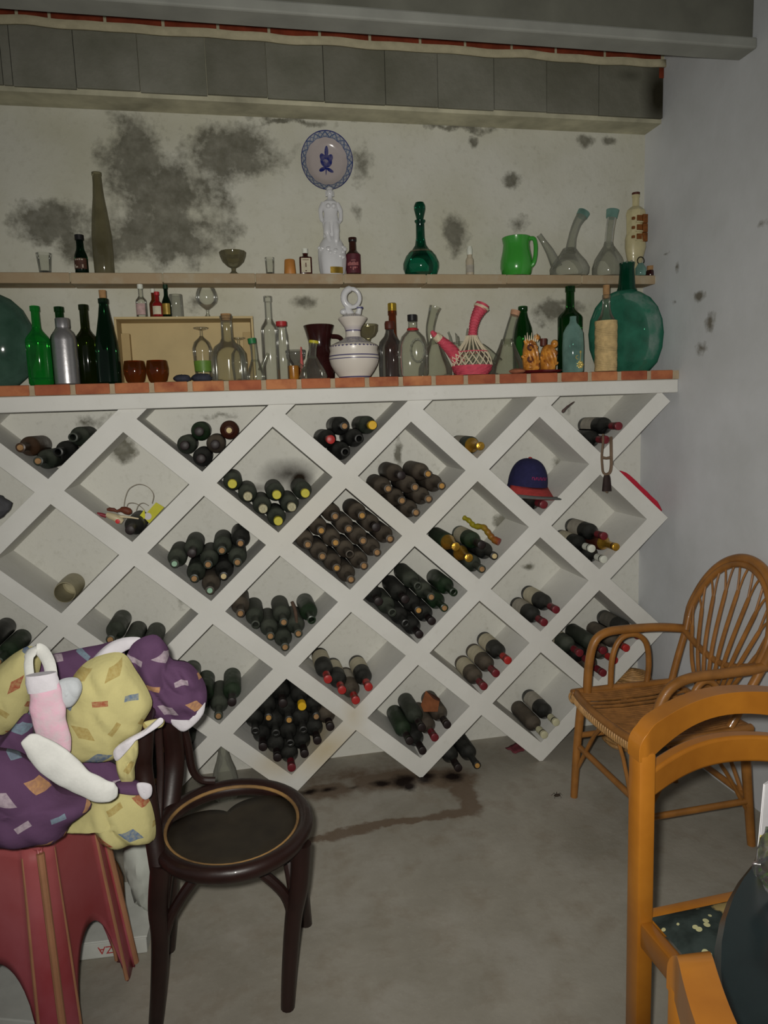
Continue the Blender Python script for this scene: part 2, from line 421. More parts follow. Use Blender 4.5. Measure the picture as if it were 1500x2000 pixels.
def bv(p):
    k = (round(p[0], 4), round(p[1], 4))
    if k not in cache: cache[k] = bm.verts.new((k[0], 0, k[1]))
    return cache[k]
for poly in polys:
    vv = []
    for p in poly:
        v = bv(p)
        if v not in vv: vv.append(v)
    if len(vv) > 2:
        try: bm.faces.new(vv)
        except ValueError: pass
r = bmesh.ops.extrude_face_region(bm, geom=bm.faces[:])
for g in r['geom']:
    if isinstance(g, bmesh.types.BMVert): g.co.y = YB-.0008
bmesh.ops.recalc_face_normals(bm, faces=bm.faces)
ed = [e for e in bm.edges if len(e.link_faces) == 2 and all(v.co.y < .001 for v in e.verts) and e.calc_face_angle(0) > 1]
bmesh.ops.bevel(bm, geom=ed, offset=.004, segments=2, affect='EDGES', profile=.5, clamp_overlap=True)
me = bpy.data.meshes.new('lattice'); bm.to_mesh(me); bm.free(); me.materials.append(rm)
lat = bpy.data.objects.new('lattice', me); C.objects.link(lat); lat.parent = rack
# counter: white slab and a row of clay bricks on top
ZC = ZR+.351; ZSL = ZR+.3165
ct = thing('brick_counter', 'long counter of clay bricks on a white plastered slab above the rack', 'counter', (0, 0, 0))
MB().box((-2.0, -.012, ZTOP), (XR-.001, YB-.0006, ZSL-.001), .004).build('slab', rm, ct, smooth=0)
def brick_mat():
    t = NT('counter_brick'); co = t.coord(); rnd = t.n('ObjectInfo').outputs['Random']
    n1 = t.noise(co, 14, 5); n2 = t.noise(co, 60, 3)
    c = t.mix(rnd, lin((174, 100, 68)), lin((200, 136, 90)))
    c = t.mix(t.ramp(n1, .4, .75), c, lin((140, 72, 52)))
    return t.done(t.bsdf(col=c, rough=.8, spec=.25, normal=t.bump(t.math('ADD', n1, n2), .25, .003)))
bk = brick_mat()
bx = [spot(x, -.016, ZC-.015) for x in (62, 142, 219, 296, 371, 442, 515, 584, 650, 717, 783, 847, 910, 972, 1033, 1093, 1152, 1210, 1268, 1318)]
st0 = bx[1]-bx[0]
while bx[0] > -1.0: bx.insert(0, bx[0]-st0)
for a, b in zip(bx[:-1], bx[1:]):
    MB().box((a+.008, -.018+random.uniform(-.001, .001), ZSL), (b-.008, .235, ZC), .0035).build('brick', bk, ct, smooth=0)
MB().box((bx[0], -.0145, ZSL-.0005), (XR-.001, YB-.0006, ZC-.002)).build('mortar', simple('tan_mortar', lin((176, 158, 132)), .95, .12, 25, .4, spec=.1), ct, smooth=0)
# upper shelf of clay boards
ZS = ZR+.738; YS = .157
sh = thing('clay_shelf', 'upper wall shelf of dusty clay boards below the hanging plate', 'shelf', (0, 0, 0))
def shelf_mat():
    t = NT('dusty_board'); co = t.coord(); rnd = t.n('ObjectInfo').outputs['Random']
    n1 = t.noise(co, 9, 6, .6)
    c = t.mix(t.math('MULTIPLY_ADD', rnd, .5, t.math('MULTIPLY', t.ramp(n1, .35, .65), .5)), lin((160, 136, 108)), lin((172, 156, 128)))
    c = t.mix(t.ramp(t.noise(co, 22, 5), .5, .75, 0, .6), c, lin((176, 168, 148)))
    return t.done(t.bsdf(col=c, rough=.9, spec=.15, normal=t.bump(n1, .35, .006)))
shm = shelf_mat()
sx = [spot(x, YS, ZS-.02) for x in (137, 318, 499, 671, 833, 990, 1137, 1281)]
while sx[0] > -1.0: sx.insert(0, sx[0]-.33)
for a, b in zip(sx[:-1], sx[1:]):
    MB().box((a+.0012, YS+random.uniform(-.003, .003), ZS-.036+random.uniform(-.002, .002)), (b-.0012, YB-.0006, ZS), .003).build('clay_board', shm, sh, smooth=0)
MB().box((sx[0], YS+.003, ZS-.030), (sx[-1], YB-.0006, ZS-.004)).build('mortar', mort, sh, smooth=0)
# ------------------------------------------------------------------ wine bottles lying in the cells
BL, BR = .28, .0335
bottle_mat('dusty_brown_glass', lin((50, 43, 38)), lin((104, 94, 80)), .85)
bottle_mat('dusty_green_glass', lin((30, 38, 31)), lin((88, 92, 80)), .7)
bottle_mat('dark_glass', lin((16, 17, 18)), lin((72, 72, 66)), .5)
bottle_mat('clear_green_glass', lin((14, 40, 20)), lin((74, 84, 66)), .5)
bottle_mat('brown_red_glass', lin((64, 24, 16)), lin((96, 76, 62)), .3)
bottle_mat('brown_glass', lin((62, 42, 28)), lin((96, 78, 62)), .45)
corkm = {'c': simple('cork', lin((158, 122, 82)), .85, .2, 60), 'p': simple('pale_cork', lin((206, 186, 140)), .85, .15, 60),
         'y': simple('yellow_cap', lin((196, 186, 60)), .6, .12, 40), 'Y': simple('bright_yellow_cap', lin((222, 176, 30)), .5, .1, 40),
         'r': simple('red_capsule', lin((172, 46, 44)), .4, .15, 40), 'R': simple('dark_red_capsule', lin((112, 36, 44)), .4, .2, 40),
         'w': simple('white_capsule', lin((214, 216, 204)), .45, .08, 40), 'k': simple('olive_capsule', lin((196, 192, 160)), .5, .12, 40),
         'g': simple('gold_foil', lin((206, 160, 64)), .28, .2, 60, .4, metal=.75), 'd': simple('dark_capsule', lin((34, 24, 24)), .5, .3, 40),
         'o': simple('orange_cork', lin((180, 136, 72)), .8, .15, 60), 'v': simple('pale_green_cap', lin((150, 186, 160)), .5, .1, 40),
         't': simple('torn_pale_foil', lin((176, 170, 138)), .7, .3, 120, .4)}
paper = simple('cream_label', lin((196, 188, 164)), .85, .12, 40)
paper_g = simple('grey_label', lin((166, 160, 148)), .85, .15, 40)
paper_d = simple('dusty_dark_label', lin((96, 92, 84)), .85, .2, 40)
BODY = {}
def meshdata(key, fn, mat):
    if (key, mat.name) not in BODY:
        o = fn().build(key, mat); BODY[(key, mat.name)] = o.data; bpy.data.objects.remove(o)
    return BODY[(key, mat.name)]
bordeaux = bprof(BL, BR, .165, .205, .0132)
bellied = [(0, 0), (.031, 0), (BR, .01), (BR, .13), (.0325, .155), (.029, .18), (.022, .205), (.0155, .23), (.0135, .25), (.0132, .268), (.015, .269), (.015, .278), (.010, .28)]
NAMED = {'c': 'tan cork', 'p': 'pale cork', 'y': 'yellow-green cap', 'Y': 'bright yellow cap', 'r': 'red capsule', 'R': 'dark red capsule', 'w': 'white capsule',
         'k': 'cream capsule', 'g': 'gold foil', 'd': 'dark capsule', 'o': 'orange cork', 'v': 'pale green cap', 't': 'torn pale foil'}
GN = {'dusty_brown_glass': 'dusty brown', 'dusty_green_glass': 'dusty green', 'dark_glass': 'dark', 'clear_green_glass': 'green', 'brown_red_glass': 'red-brown', 'brown_glass': 'brown'}
def relax(pts, i, j, half=False, r=BR+.0006, it=400):
    cx, cz = i*HX, ZR-j*HZ
    nx, nz = OZ, OX; ln = math.hypot(nx, nz); nx /= ln; nz /= ln
    hh = OX*OZ/math.hypot(OX, OZ)-r
    P = [[p[0]-cx, p[1]-cz] for p in pts]
    for k in range(it):
        for a in range(len(P)):
            if k < it*.6: P[a][1] -= .00012
            for b in range(a):
                dx, dz = P[a][0]-P[b][0], P[a][1]-P[b][1]; d = math.hypot(dx, dz) or 1e-6
                if d < 2*r:
                    q = (2*r-d)/2/d; P[a][0] += dx*q; P[a][1] += dz*q; P[b][0] -= dx*q; P[b][1] -= dz*q
        for p in P:
            for sx_, sz_ in ((1, 1), (1, -1), (-1, 1), (-1, -1)):
                if half and sz_ > 0: continue
                d = p[0]*nx*sx_+p[1]*nz*sz_-hh
                if d > 0: p[0] -= d*nx*sx_; p[1] -= d*nz*sz_
            if half: p[1] = min(p[1], ZTOP-cz-r-.004)
    return [(p[0]+cx, p[1]+cz) for p in P]
ORD = ['first', 'second', 'third', 'fourth', 'fifth', 'sixth', 'seventh', 'eighth', 'ninth', 'tenth', 'eleventh', 'twelfth', 'thirteenth', 'fourteenth', 'fifteenth', 'sixteenth', 'seventeenth']
def lay_bottle(x, z, cap, mat, lab, yb, roll, label, group, prof='b', tilt=0):
    o = bpy.data.objects.new('wine_bottle', meshdata('wine_bottle', lambda: MB().lathe(bordeaux if prof == 'b' else bellied, 26), mat)); C.objects.link(o)
    o.matrix_world = Matrix.Translation((x, yb, z)) @ Matrix.Rotation(PI/2+tilt, 4, 'X') @ Matrix.Rotation(roll, 4, 'Z')
    tag(o, label, 'bottle', group)
    if cap in 'cpovyYt' and cap:
        big = cap in 'yYt'
        rr = .0145 if big else .0098
        key = 'cap' if big else 'cork'
        q = bpy.data.objects.new(key, meshdata(key, lambda: MB().lathe([(0, .262), (rr, .262), (rr, BL+.0025), (rr*.85, BL+.004), (0, BL+.004)] if not big else [(0, .252), (.0158, .252), (.0158, BL+.002), (.014, BL+.0045), (0, BL+.005)], 16), corkm[cap]))
        C.objects.link(q); q.parent = o
    elif cap:
        z0 = .19 if cap == 'g' else .226
        if cap == 'g': pr = [(.0285, .182), (.0225, .192), (.0158, .204), (.0143, .22), (.0140, BL-.012), (.0156, BL-.011), (.0156, BL+.001), (.012, BL+.003), (0, BL+.003)] if prof == 'b' else [(.0300, .178), (.0230, .205), (.0168, .229), (.0146, .25), (.0146, .266), (.0160, .268), (.0160, BL+.001), (.012, BL+.003), (0, BL+.003)]
        else: pr = [(.0142, z0), (.0142, BL-.012), (.0156, BL-.011), (.0156, BL+.001), (.013, BL+.0025), (0, BL+.0025)]
        q = bpy.data.objects.new('capsule', meshdata('capsule'+('g'+prof if cap == 'g' else ''), lambda: MB().lathe(pr, 16), corkm[cap])); C.objects.link(q); q.parent = o; q.name = 'capsule'
    if lab:
        q = bpy.data.objects.new('label', meshdata('label', lambda: wrap(MB(), BR+.0005, .03, .118, -1.75, 1.75, 14), lab)); C.objects.link(q); q.parent = o
    return o
D, G_, K, CG, RB, BN = M['dusty_brown_glass'], M['dusty_green_glass'], M['dark_glass'], M['clear_green_glass'], M['brown_red_glass'], M['brown_glass']
def z1(l, ox=0, oy=760, k=3): return [(ox+a[0]/k, oy+a[1]/k, *a[2:]) for a in l]
CELLS = {   # (column,row): (place words, half cell?, [(px,py of the neck tip, cap, glass, label)])
 (-1, -1): ('half cell left of the string-tag cell', True, z1([(85, 343, 'c', BN, None), (195, 445, 'c', G_, None), (305, 355, '', K, paper), (400, 310, '', G_, None)])),
 (1, -1): ('half cell under the wooden crate', True, z1([(1140, 232, 'd', CG, None), (1315, 220, 'p', RB, None), (1050, 320, 'd', G_, None), (1235, 305, 'd', D, None), (1172, 385, 'd', K, None)])),
 (3, -1): ('half cell under the blue-banded jug', True, z1([(825, 128, 'c', K, None), (715, 220, 'r', K, None), (985, 135, 'Y', G_, None), (880, 220, '', K, None), (800, 295, '', K, None)], 400, 780)),
 (5, -1): ('half cell under the pink wicker porron', True, [(948, 867, 'g', G_, paper_g)]),
 (7, -1): ('half cell under the big green demijohn', True, z1([(1100, 200, 'R', K, paper_g), (1025, 282, 'R', K, None)], 850, 760)),
 (0, 0): ('string-tag cell', False, [(247, 1037, 'd', K, None)]),
 (2, 0): ('sooty cell', False, z1([(200, 545, 'y', G_, None), (278, 600, 't', G_, None), (350, 650, 't', G_, None), (405, 585, 'y', G_, None), (482, 640, 't', G_, None), (540, 578, 'y', G_, None), (420, 715, 'y', G_, None)], 400, 780)),
 (4, 0): ('cell right of the sooty one', False, z1([(1080, 525, 'c', D, None), (1148, 435, 'd', D, None), (1315, 440, 'o', D, None), (1235, 520, 'c', D, None), (1388, 515, 'o', D, None), (1150, 600, 'c', D, None), (1310, 590, 'c', D, None), (1235, 675, 'c', D, None)], 400, 780)),
 (6, 0): ('cell holding the navy cap', False, [(1070, 987, 'R', K, None)]),
 (-2, 2): ('cell at the left edge above the cushions', False, [(-30, 1258, 'd', K, None), (5, 1284, 'c', CG, None)]),
 (1, 1): ('cell left of the middle one', False, z1([(1000, 1020, 'v', G_, None), (1110, 950, 'd', G_, None), (1205, 1025, 'c', G_, None), (1295, 945, 'c', G_, None), (1385, 870, 'c', K, None), (1125, 1115, 'c', G_, None), (1312, 1090, 'p', K, None), (1400, 1000, 'c', G_, None), (1225, 1190, 'v', D, None)])),
 (3, 1): ('brim-full middle cell', False, z1([(780, 660, 'c', D, None), (920, 685, 'o', D, None), (695, 740, 'o', D, None), (835, 765, 'c', D, None), (1010, 745, 'd', D, None), (605, 820, 'c', D, None), (755, 845, 'o', D, None), (930, 815, 'c', D, None), (1095, 815, 'c', D, None), (670, 905, 'c', D, None), (840, 885, '', D, None), (1010, 890, 'c', D, None), (765, 990, 'o', D, None), (930, 980, 'c', D, None), (845, 1060, 'c', D, None)], 400, 780)),
 (5, 1): ('cell with the yellow-red stick', False, [(888, 1063, 'g', CG, None), (918, 1090, 'g', K, None), (942, 1118, 'c', G_, None), (973, 1090, 'p', K, None), (950, 1062, 'd', CG, paper)]),
 (7, 1): ('cell under the hanging cowbell', False, z1([(1030, 865, 'R', K, paper_g), (940, 925, 'w', K, paper), (1010, 1000, 'w', K, None), (1100, 940, 'g', RB, None)], 850, 760)),
 (0, 2): ('cell right above the cushions', False, [(200, 1250, 'c', G_, None), (245, 1262, '', G_, None), (302, 1272, 'd', G_, None)]),
 (2, 2): ('cell lower left of the middle one', False, z1([(205, 1250, 'c', D, None), (295, 1315, '', G_, None), (385, 1390, 'c', G_, None), (470, 1305, 'c', G_, None), (550, 1375, 'c', G_, None), (630, 1285, '', CG, None), (475, 1465, 'c', G_, None)], 400, 780)),
 (4, 2): ('crammed cell below the middle one', False, z1([(1030, 1160, 'd', K, None), (1150, 1170, 'd', K, None), (1250, 1105, '', G_, None), (1330, 1165, 'c', G_, None), (1425, 1225, 'c', CG, None), (1445, 1110, '', CG, None), (1085, 1240, '', G_, None), (1255, 1245, 'o', K, None), (1155, 1300, '', K, None), (1345, 1300, 'd', K, None), (1260, 1388, 'd', K, None)], 400, 780)),
 (6, 2): ('two-bottle cell left of the armchair', False, [(1095, 1198, 'R', K, paper), (1070, 1225, 'R', K, paper_g)]),
 (1, 3): ('cell behind the purple cushion', False, [(375, 1360, '', CG, None), (400, 1388, '', CG, None), (427, 1403, 'c', G_, None), (453, 1380, 'd', CG, None)]),
 (3, 3): ('cell right above the black-packed cell', False, z1([(1018, 695, 'r', K, paper), (1100, 765, 'r', K, paper), (1190, 838, 'r', D, paper_g), (1268, 750, 'r', K, paper)], 300, 1100)),
 (5, 3): ('cell of three below the two-bottle cell', False, [(1003, 1297, 'r', K, paper), (978, 1324, 'R', D, paper), (953, 1350, 'R', D, paper)]),
 (7, 3): ('cell behind the wicker armchair', False, [(1138, 1277, 'R', G_, paper), (1160, 1300, 'R', K, None), (1183, 1274, 'R', G_, None), (1182, 1321, 'R', D, None), (1208, 1295, 'r', D, None), (1232, 1271, 'r', D, None), (1258, 1245, 'R', K, paper_d)]),
 (0, 4): ('bottom cell behind the dark bentwood chair', False, [(309, 1515, 'c', K, None), (345, 1490, 'd', G_, None), (372, 1462, 'd', G_, None), (325, 1460, 'c', K, None)]),
 (2, 4): ('black-packed bottom cell', False, z1([(785, 810, 'd', K, None), (870, 815, 'Y', K, None), (705, 895, 'o', K, None), (790, 930, 'o', K, None), (965, 895, 'c', K, None), (715, 970, '', K, None), (1050, 970, 'd', D, None), (880, 920, '', K, None), (630, 1085, 'd', K, None), (725, 1150, 'd', K, None), (970, 1055, 'd', K, None), (810, 1015, '', K, None), (895, 1138, 'd', K, None), (815, 1218, 'R', K, None), (610, 960, '', K, None)], 300, 1100)),
 (4, 4): ('bottom cell with the carton scrap', False, [(803, 1447, 'd', CG, None), (830, 1477, 'd', K, None), (859, 1448, 'R', D, None), (888, 1419, 'd', D, None), (822, 1415, 'd', G_, None)]),
 (6, 4): ('bottom cell left of the wicker armchair legs', False, [(1098, 1423, 'k', K, paper_g), (1063, 1441, 'k', D, None)]),
}
YBASE = .2495
for (ci, cj), (place, half, lst) in CELLS.items():
    short = 0
    ytip = YBASE-BL
    pts = [(lambda p: (p.x, p.z))(W(a[0], a[1], Y=ytip)) for a in lst]
    pos = relax(pts, ci, cj, half)
    # name each by its cap where that is unique in its cell, else by its row and place in that row
    caps = [(a[2], a[3]) for a in lst]
    order = sorted(range(len(lst)), key=lambda k: -pos[k][1])
    rows = []
    for k in order:
        if rows and pos[rows[-1][0]][1]-pos[k][1] < .034: rows[-1].append(k)
        else: rows.append([k])
    where = {}
    for ri, row in enumerate(rows):
        row.sort(key=lambda k: pos[k][0])
        rn = 'top' if ri == 0 else 'bottom' if ri == len(rows)-1 else (ORD[ri]+' row' if len(rows) > 3 else 'middle')
        for qi, k in enumerate(row):
            if len(rows) == 1: where[k] = f'{ORD[qi]} from left' if len(row) > 2 else ('left' if qi == 0 else 'right')
            elif len(row) == 1: where[k] = f'{rn} one' if rn in ('top', 'bottom') else f'alone in {rn if "row" in rn else rn+" row"}'
            elif len(row) == 2: where[k] = f'{rn} {"left" if qi == 0 else "right"}'
            else: where[k] = f'{rn if "row" in rn else rn+" row"} {ORD[qi]} from left'
    for k, a in enumerate(lst):
        capw = ' with '+NAMED[a[2]] if a[2] else ''
        if len(lst) == 1: lab = f'{GN[a[3].name]} bottle{capw}, the only one in the {place}'
        else:
            lab = f'{GN[a[3].name]} bottle{capw}, {where[k]} in {place}'
            if len(lab.split()) > 16: lab = f'{GN[a[3].name]} bottle, {where[k]} in {place}'
            if len(lab.split()) > 16: lab = f'bottle {where[k]} in {place}'
        if len(lab.split()) > 16: lab = lab.replace(' bottle with', ' bottle,').replace('the only one in', 'alone in')
        roll = (PI/2+.5 if ci*HX > .38 else PI/2-.5)+random.uniform(-.35, .35)
        lay_bottle(pos[k][0], pos[k][1], a[2], a[3], a[4], YBASE-random.uniform(0, .004), roll, lab, 'wine bottles lying in the rack',
                   'v' if (ci, cj) in ((5, 1), (3, -1)) and a[2] in 'gY' else 'b')
# two dark bottles lying on the floor between the bottom cells
for (bx_, by_, cp, wd) in ((895, 1493, 'd', 'left'), (932, 1487, 'o', 'right')):
    p = W(bx_, by_, Y=-.03)
    lay_bottle(p.x, BR+.0005, cp, K, None, YBASE, 0, f'dark bottle lying on the floor under the rack, the {wd} of two', 'bottles on the floor')
# ------------------------------------------------------------------ glass and ceramics: materials
glass('green_glass', (.18, .68, .20), .20, (.02, .34, .06))
glass('dark_green_glass', (.14, .42, .15), .10, (.02, .10, .03))
glass('olive_glass', (.22, .30, .08), .09, (.04, .05, .015))
glass('black_green_glass', (.10, .26, .14), .12, (.015, .045, .028))
glass('demijohn_glass', (.22, .50, .38), .62, (.04, .185, .12))
glass('dusty_demijohn_glass', (.30, .5, .4), .42, (.10, .19, .145))
glass('teal_glass', (.10, .45, .33), .10, (.015, .15, .10))
glass('clear_glass', (.965, .97, .95), .05, (.36, .37, .33))
glass('dusty_clear_glass', (.93, .94, .89), .105, (.30, .30, .26))
glass('frosted_glass', (.88, .89, .84), .30, (.40, .40, .35))
glass('frosted_teal_glass', (.30, .52, .46), .55, (.22, .38, .33))
glass('olive_dusty_glass', (.66, .63, .48), .34, (.24, .22, .14))
glass('amber_glass', (.55, .18, .03), .16, (.30, .10, .02))
glass('amber_liquor', (.60, .25, .06), .10, (.3, .12, .03))
glass('smoky_glass', (.74, .74, .73), .10, (.2, .2, .19))
glass('brown_bottle_glass', (.30, .08, .05), .25, (.12, .035, .03))
alu = simple('brushed_aluminium', lin((176, 174, 176)), .32, .05, 90, .04, metal=.75)
blackcap = simple('black_cap', lin((28, 26, 28)), .4, .2, 30)
goldcap = simple('gold_cap', lin((190, 160, 60)), .3, .15, 50, .1, metal=.8)
woodbox = simple('pale_pine', lin((186, 166, 122)), .75, .08, 9, .1)
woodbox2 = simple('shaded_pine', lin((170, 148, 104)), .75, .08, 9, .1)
white_gl = simple('white_glaze', lin((206, 206, 208)), .22, .05, 14, .05, coat=.4)
brown_gl = simple('dark_brown_glaze', lin((48, 20, 20)), .16, .3, 20, .1, coat=.5)
green_gl = simple('bright_green_glaze', lin((62, 150, 56)), .2, .06, 14, .05, coat=.4)
redcap = simple('red_lid', lin((168, 40, 44)), .45, .1, 40)
waxm = simple('brown_wax', lin((84, 38, 26)), .5, .2, 40)
straw = simple('straw_wrap', lin((204, 178, 128)), .85, .18, 60, .4)
pinkw = simple('pink_wicker', lin((206, 82, 100)), .6, .15, 60, .2)
creamw = simple('cream_wicker', lin((216, 204, 176)), .7, .12, 60, .2)
ochre = simple('ochre_ceramic', lin((206, 142, 58)), .3, .3, 30, .3, coat=.3, col2=lin((140, 78, 26)))
ochre2 = simple('burnt_ochre_ceramic', lin((150, 88, 34)), .35, .3, 40, .3, coat=.3)
dredgl = simple('dark_red_glaze', lin((88, 24, 28)), .2, .2, 20, .05, coat=.4)
lumpm = simple('dark_slate', lin((52, 54, 66)), .9, .25, 30, .4)
blue_p = simple('cobalt_paint', lin((40, 36, 110)), .3, .2, 30)
def stand(name, label, cat, px_, Y, Z, prof, mat, group=None, seg=28, lobes=None, sx=1, sy=1, yaw=0, mods=()):
    X = spot(px_, Y, Z); s = S((X, Y, Z))
    o = MB().lathe(px(prof, s), seg, lobes=lobes, sx=sx, sy=sy).build(name, mat, loc=(X, Y, Z+.0004), mods=mods)
    o.rotation_euler.z = yaw
    tag(o, label, cat, group)
    return o, s
def add(parent, name, mat, prof=None, s=1, seg=20, c=(0, 0, 0), tube=None, rad=None, **kw):
    mb = MB()
    if prof: mb.lathe(px(prof, s), seg, c=Vector(c)*s)
    if tube: mb.tube([Vector(p)*s for p in tube], [r*s for r in rad] if isinstance(rad, (list, tuple)) else rad*s, kw.get('tseg', 10), caps=kw.get('caps', True), closed=kw.get('closed', False))
    return mb.build(name, mat, parent)
def label_on(o, s, r, z0, z1, mat, a=.95, name='label', ang=-PI/2-.15):
    return wrap(MB(), r*s+.0005, z0*s, z1*s, ang-a, ang+a).build(name, mat, o)
BARB = 'bottles and jugs on the brick counter'
# ------------------------------------------------------------------ the counter, left to right
o, s = stand('demijohn', 'big dusty green demijohn cut by the left edge of the picture', 'demijohn', -14, .118, ZC,
             [(0, 0), (38, 0), (46, 3), (68, 22), (82, 55), (86, 85), (82, 118), (68, 148), (48, 168), (28, 178), (17, 184), (14, 200), (13, 235), (16, 238), (16, 246), (11, 247)], M['dusty_demijohn_glass'], 'demijohns', 80, sy=.56)
o, s = stand('green_bottle', 'bright green glass bottle between the left demijohn and the aluminium flask', 'bottle', 82, .03, ZC, bprof(151, 22.5, 84, 112, 7.6), M['green_glass'])
add(o, 'ring', M['green_glass'], [(22.5, 80), (23.4, 81), (22.5, 82)], s); add(o, 'ring', M['green_glass'], [(22.5, 12), (23.4, 13), (22.5, 14)], s)
o, s = stand('green_bottle', 'dark green bottle standing behind the aluminium flask', 'bottle', 129, .16, ZC, bprof(152, 21, 90, 118, 8), M['dark_green_glass'])
o, s = stand('aluminium_flask', 'brushed aluminium flask bottle with a metal screw cap', 'bottle', 133, .035, ZC, [(0, 0), (21, 0), (23, 2), (23, 84), (22, 92), (18, 101), (13, 106), (12, 109)], alu)
add(o, 'screw_cap', alu, [(12, 108), (13.5, 109), (13.5, 125), (12.5, 126.5), (0, 126.5)], s)
o, s = stand('olive_bottle', 'olive brown wine bottle standing right of the aluminium flask', 'bottle', 176, .088, ZC, bprof(153, 21.5, 84, 110, 8), M['olive_glass'])
o, s = stand('champagne_bottle', 'dark green sloping bottle closed with a tall cork, left of the crate', 'bottle', 215, .035, ZC, [(0, 0), (20, 0), (22.5, 3), (22.5, 62), (21, 78), (16, 104), (11.5, 128), (9, 146), (8.4, 152), (9.6, 153), (9.6, 161), (7, 162)], M['black_green_glass'])
add(o, 'cork', corkm['c'], [(0, 156), (6.3, 156), (6.5, 164), (6.8, 177), (0, 177)], s)
# wooden crate, open to the front
x0, x1 = spot(233, .13, ZC), spot(501, .13, ZC); sC = S(((x0+x1)/2, .13, ZC)); hC = 127*sC
cr = thing('wooden_crate', 'pale open fronted wooden crate lying on its side at the back of the counter', 'crate', ((x0+x1)/2, .18, ZC+.0003))
wC = (x1-x0)/2; th = .008
MB().box((-wC, -.055, hC-th), (wC, .065, hC), .001).build('top_board', woodbox, cr, smooth=0)
MB().box((-wC, -.055, 0), (wC, .065, th), .001).build('bottom_board', woodbox, cr, smooth=0)
MB().box((-wC, -.055, th+.0003), (-wC+th, .065, hC-th-.0003), .001).build('side_board', woodbox, cr, smooth=0)
MB().box((wC-th, -.055, th+.0003), (wC, .065, hC-th-.0003), .001).build('side_board', woodbox, cr, smooth=0)
MB().box((-wC+th+.0003, .056, th+.0003), (wC-th-.0003, .065, hC-th-.0003)).build('back_board', woodbox, cr, smooth=0)
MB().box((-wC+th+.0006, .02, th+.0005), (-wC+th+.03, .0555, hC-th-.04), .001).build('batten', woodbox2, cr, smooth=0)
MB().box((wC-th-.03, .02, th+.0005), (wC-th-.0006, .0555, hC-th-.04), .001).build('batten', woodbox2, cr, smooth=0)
ZK = ZC+hC+.0006
def mini(px_, label, H, r, mat, cap, lab=None, Y=.16, name='small_bottle', Z=None, hs=.5, hn=.68, rn=.42, group='small bottles'):
    Z = ZK if Z is None else Z
    o, s = stand(name, label, 'bottle', px_, Y, Z, bprof(H, r, H*hs, H*hn, r*rn), mat, group, 20)
    if cap: add(o, 'cap', cap, [(r*rn*1.05, H*.88), (r*rn*1.25, H*.885), (r*rn*1.25, H+1), (0, H+1.5)], s, 16)
    if lab: label_on(o, s, r, H*.08, H*.42, lab)
    return o, s
pinkl = simple('pinkish_label', lin((178, 150, 146)), .8, .2, 60)
redl = simple('red_label', lin((120, 26, 30)), .7, .2, 40)
mini(278, 'small bottle with white cap and pinkish label on the crate, leftmost there', 62, 10.5, M['clear_glass'], corkm['w'], pinkl)
mini(302, 'small clear necked red bottle on the crate behind the red capped one', 57, 8, M['amber_glass'], corkm['w'], None, .205)
mini(309, 'small red bottle with a red cap and cream label on the crate', 46, 9.5, simple('red_sauce', lin((130, 24, 26)), .2, .1, 20), redcap, paper, .135)
o, s = mini(327, 'miniature dark green sparkling wine bottle with gold label on the crate', 61, 9, M['black_green_glass'], simple('dark_green_foil', lin((22, 50, 30)), .35, .1, 40), simple('gold_label', lin((160, 134, 60)), .4, .2, 50, metal=.4), .155, hs=.42, hn=.72)
stand('frosted_tumbler', 'frosted cylindrical tumbler standing on the crate', 'glass', 346, .18, ZK, [(0, 0), (12.5, 0), (13, 2), (12.6, 44), (12, 45), (11.6, 44)], M['frosted_glass'], 'glasses')
o, s = stand('brandy_glass', 'brandy balloon glass standing on the crate under the shelf', 'glass', 406, .17, ZK, [(0, 0), (15, 0), (15, 1), (5, 3), (2.5, 8), (3, 15), (10, 20), (19, 28), (21.5, 36), (20, 46), (16.5, 55), (16, 56)], M['clear_glass'], 'glasses')
# in front of and inside the crate
for q, (xx, wd) in enumerate(((265, 'left'), (309, 'right'))):
    stand('amber_cup', f'rounded amber glass cup in front of the crate, the {wd} of the pair', 'cup', xx, .055, ZC, [(0, 0), (13, 0), (17, 5), (20.5, 18), (21, 28), (19.5, 38), (18.5, 43), (17.5, 43), (18.5, 36), (19.5, 27)], M['amber_glass'], 'amber cups')
o, s = stand('wine_glass', 'upside-down wine glass with a green band inside the crate', 'glass', 399, .155, ZC+th+.0005, [(15, 0), (16, 10), (17, 30), (18.5, 52), (19, 62), (15, 74), (6, 82), (2.8, 86), (2.5, 96), (14.5, 100), (14.5, 101.5), (0, 101.5)], M['clear_glass'], 'glasses')
add(o, 'green_band', simple('green_band', lin((96, 132, 50)), .5, .15, 30), [(16.6, 18), (17.6, 38)], s, 28)
stand('wine_glass', 'upside-down wine glass mostly hidden behind the big clear decanter', 'glass', 470, .155, ZC+th+.0005, [(13, 0), (16, 30), (15, 50), (6, 64), (2.5, 68), (2.5, 76), (13.5, 79), (13.5, 80.5), (0, 80.5)], M['clear_glass'], 'glasses')
for xx, r_, wd in ((356, 17, 'left of'), (394, 20, 'touching')):
    X = spot(xx, .05, ZC); s = S((X, .05, ZC))
    tag(MB().ball((0, 0, 7.5*s), r_*s, (1, .7, .44), 16, 10, .22, 26).build('slate_lump', lumpm, loc=(X, .05, ZC+.0005)), f'flat dark slate lump on the counter, {wd} the big decanter' if wd == 'touching' else 'flat dark slate lump beside the right amber cup', 'stone', 'slate lumps')
o, s = stand('decanter', 'big round-shouldered clear decanter with a cork, in front of the crate', 'decanter', 449, .057, ZC, [(0, 0), (31, 0), (34, 4), (34, 44), (32, 56), (25, 67), (15, 74), (11.5, 82), (10.8, 118), (12.5, 119), (12.5, 124), (10, 125)], M['dusty_clear_glass'])
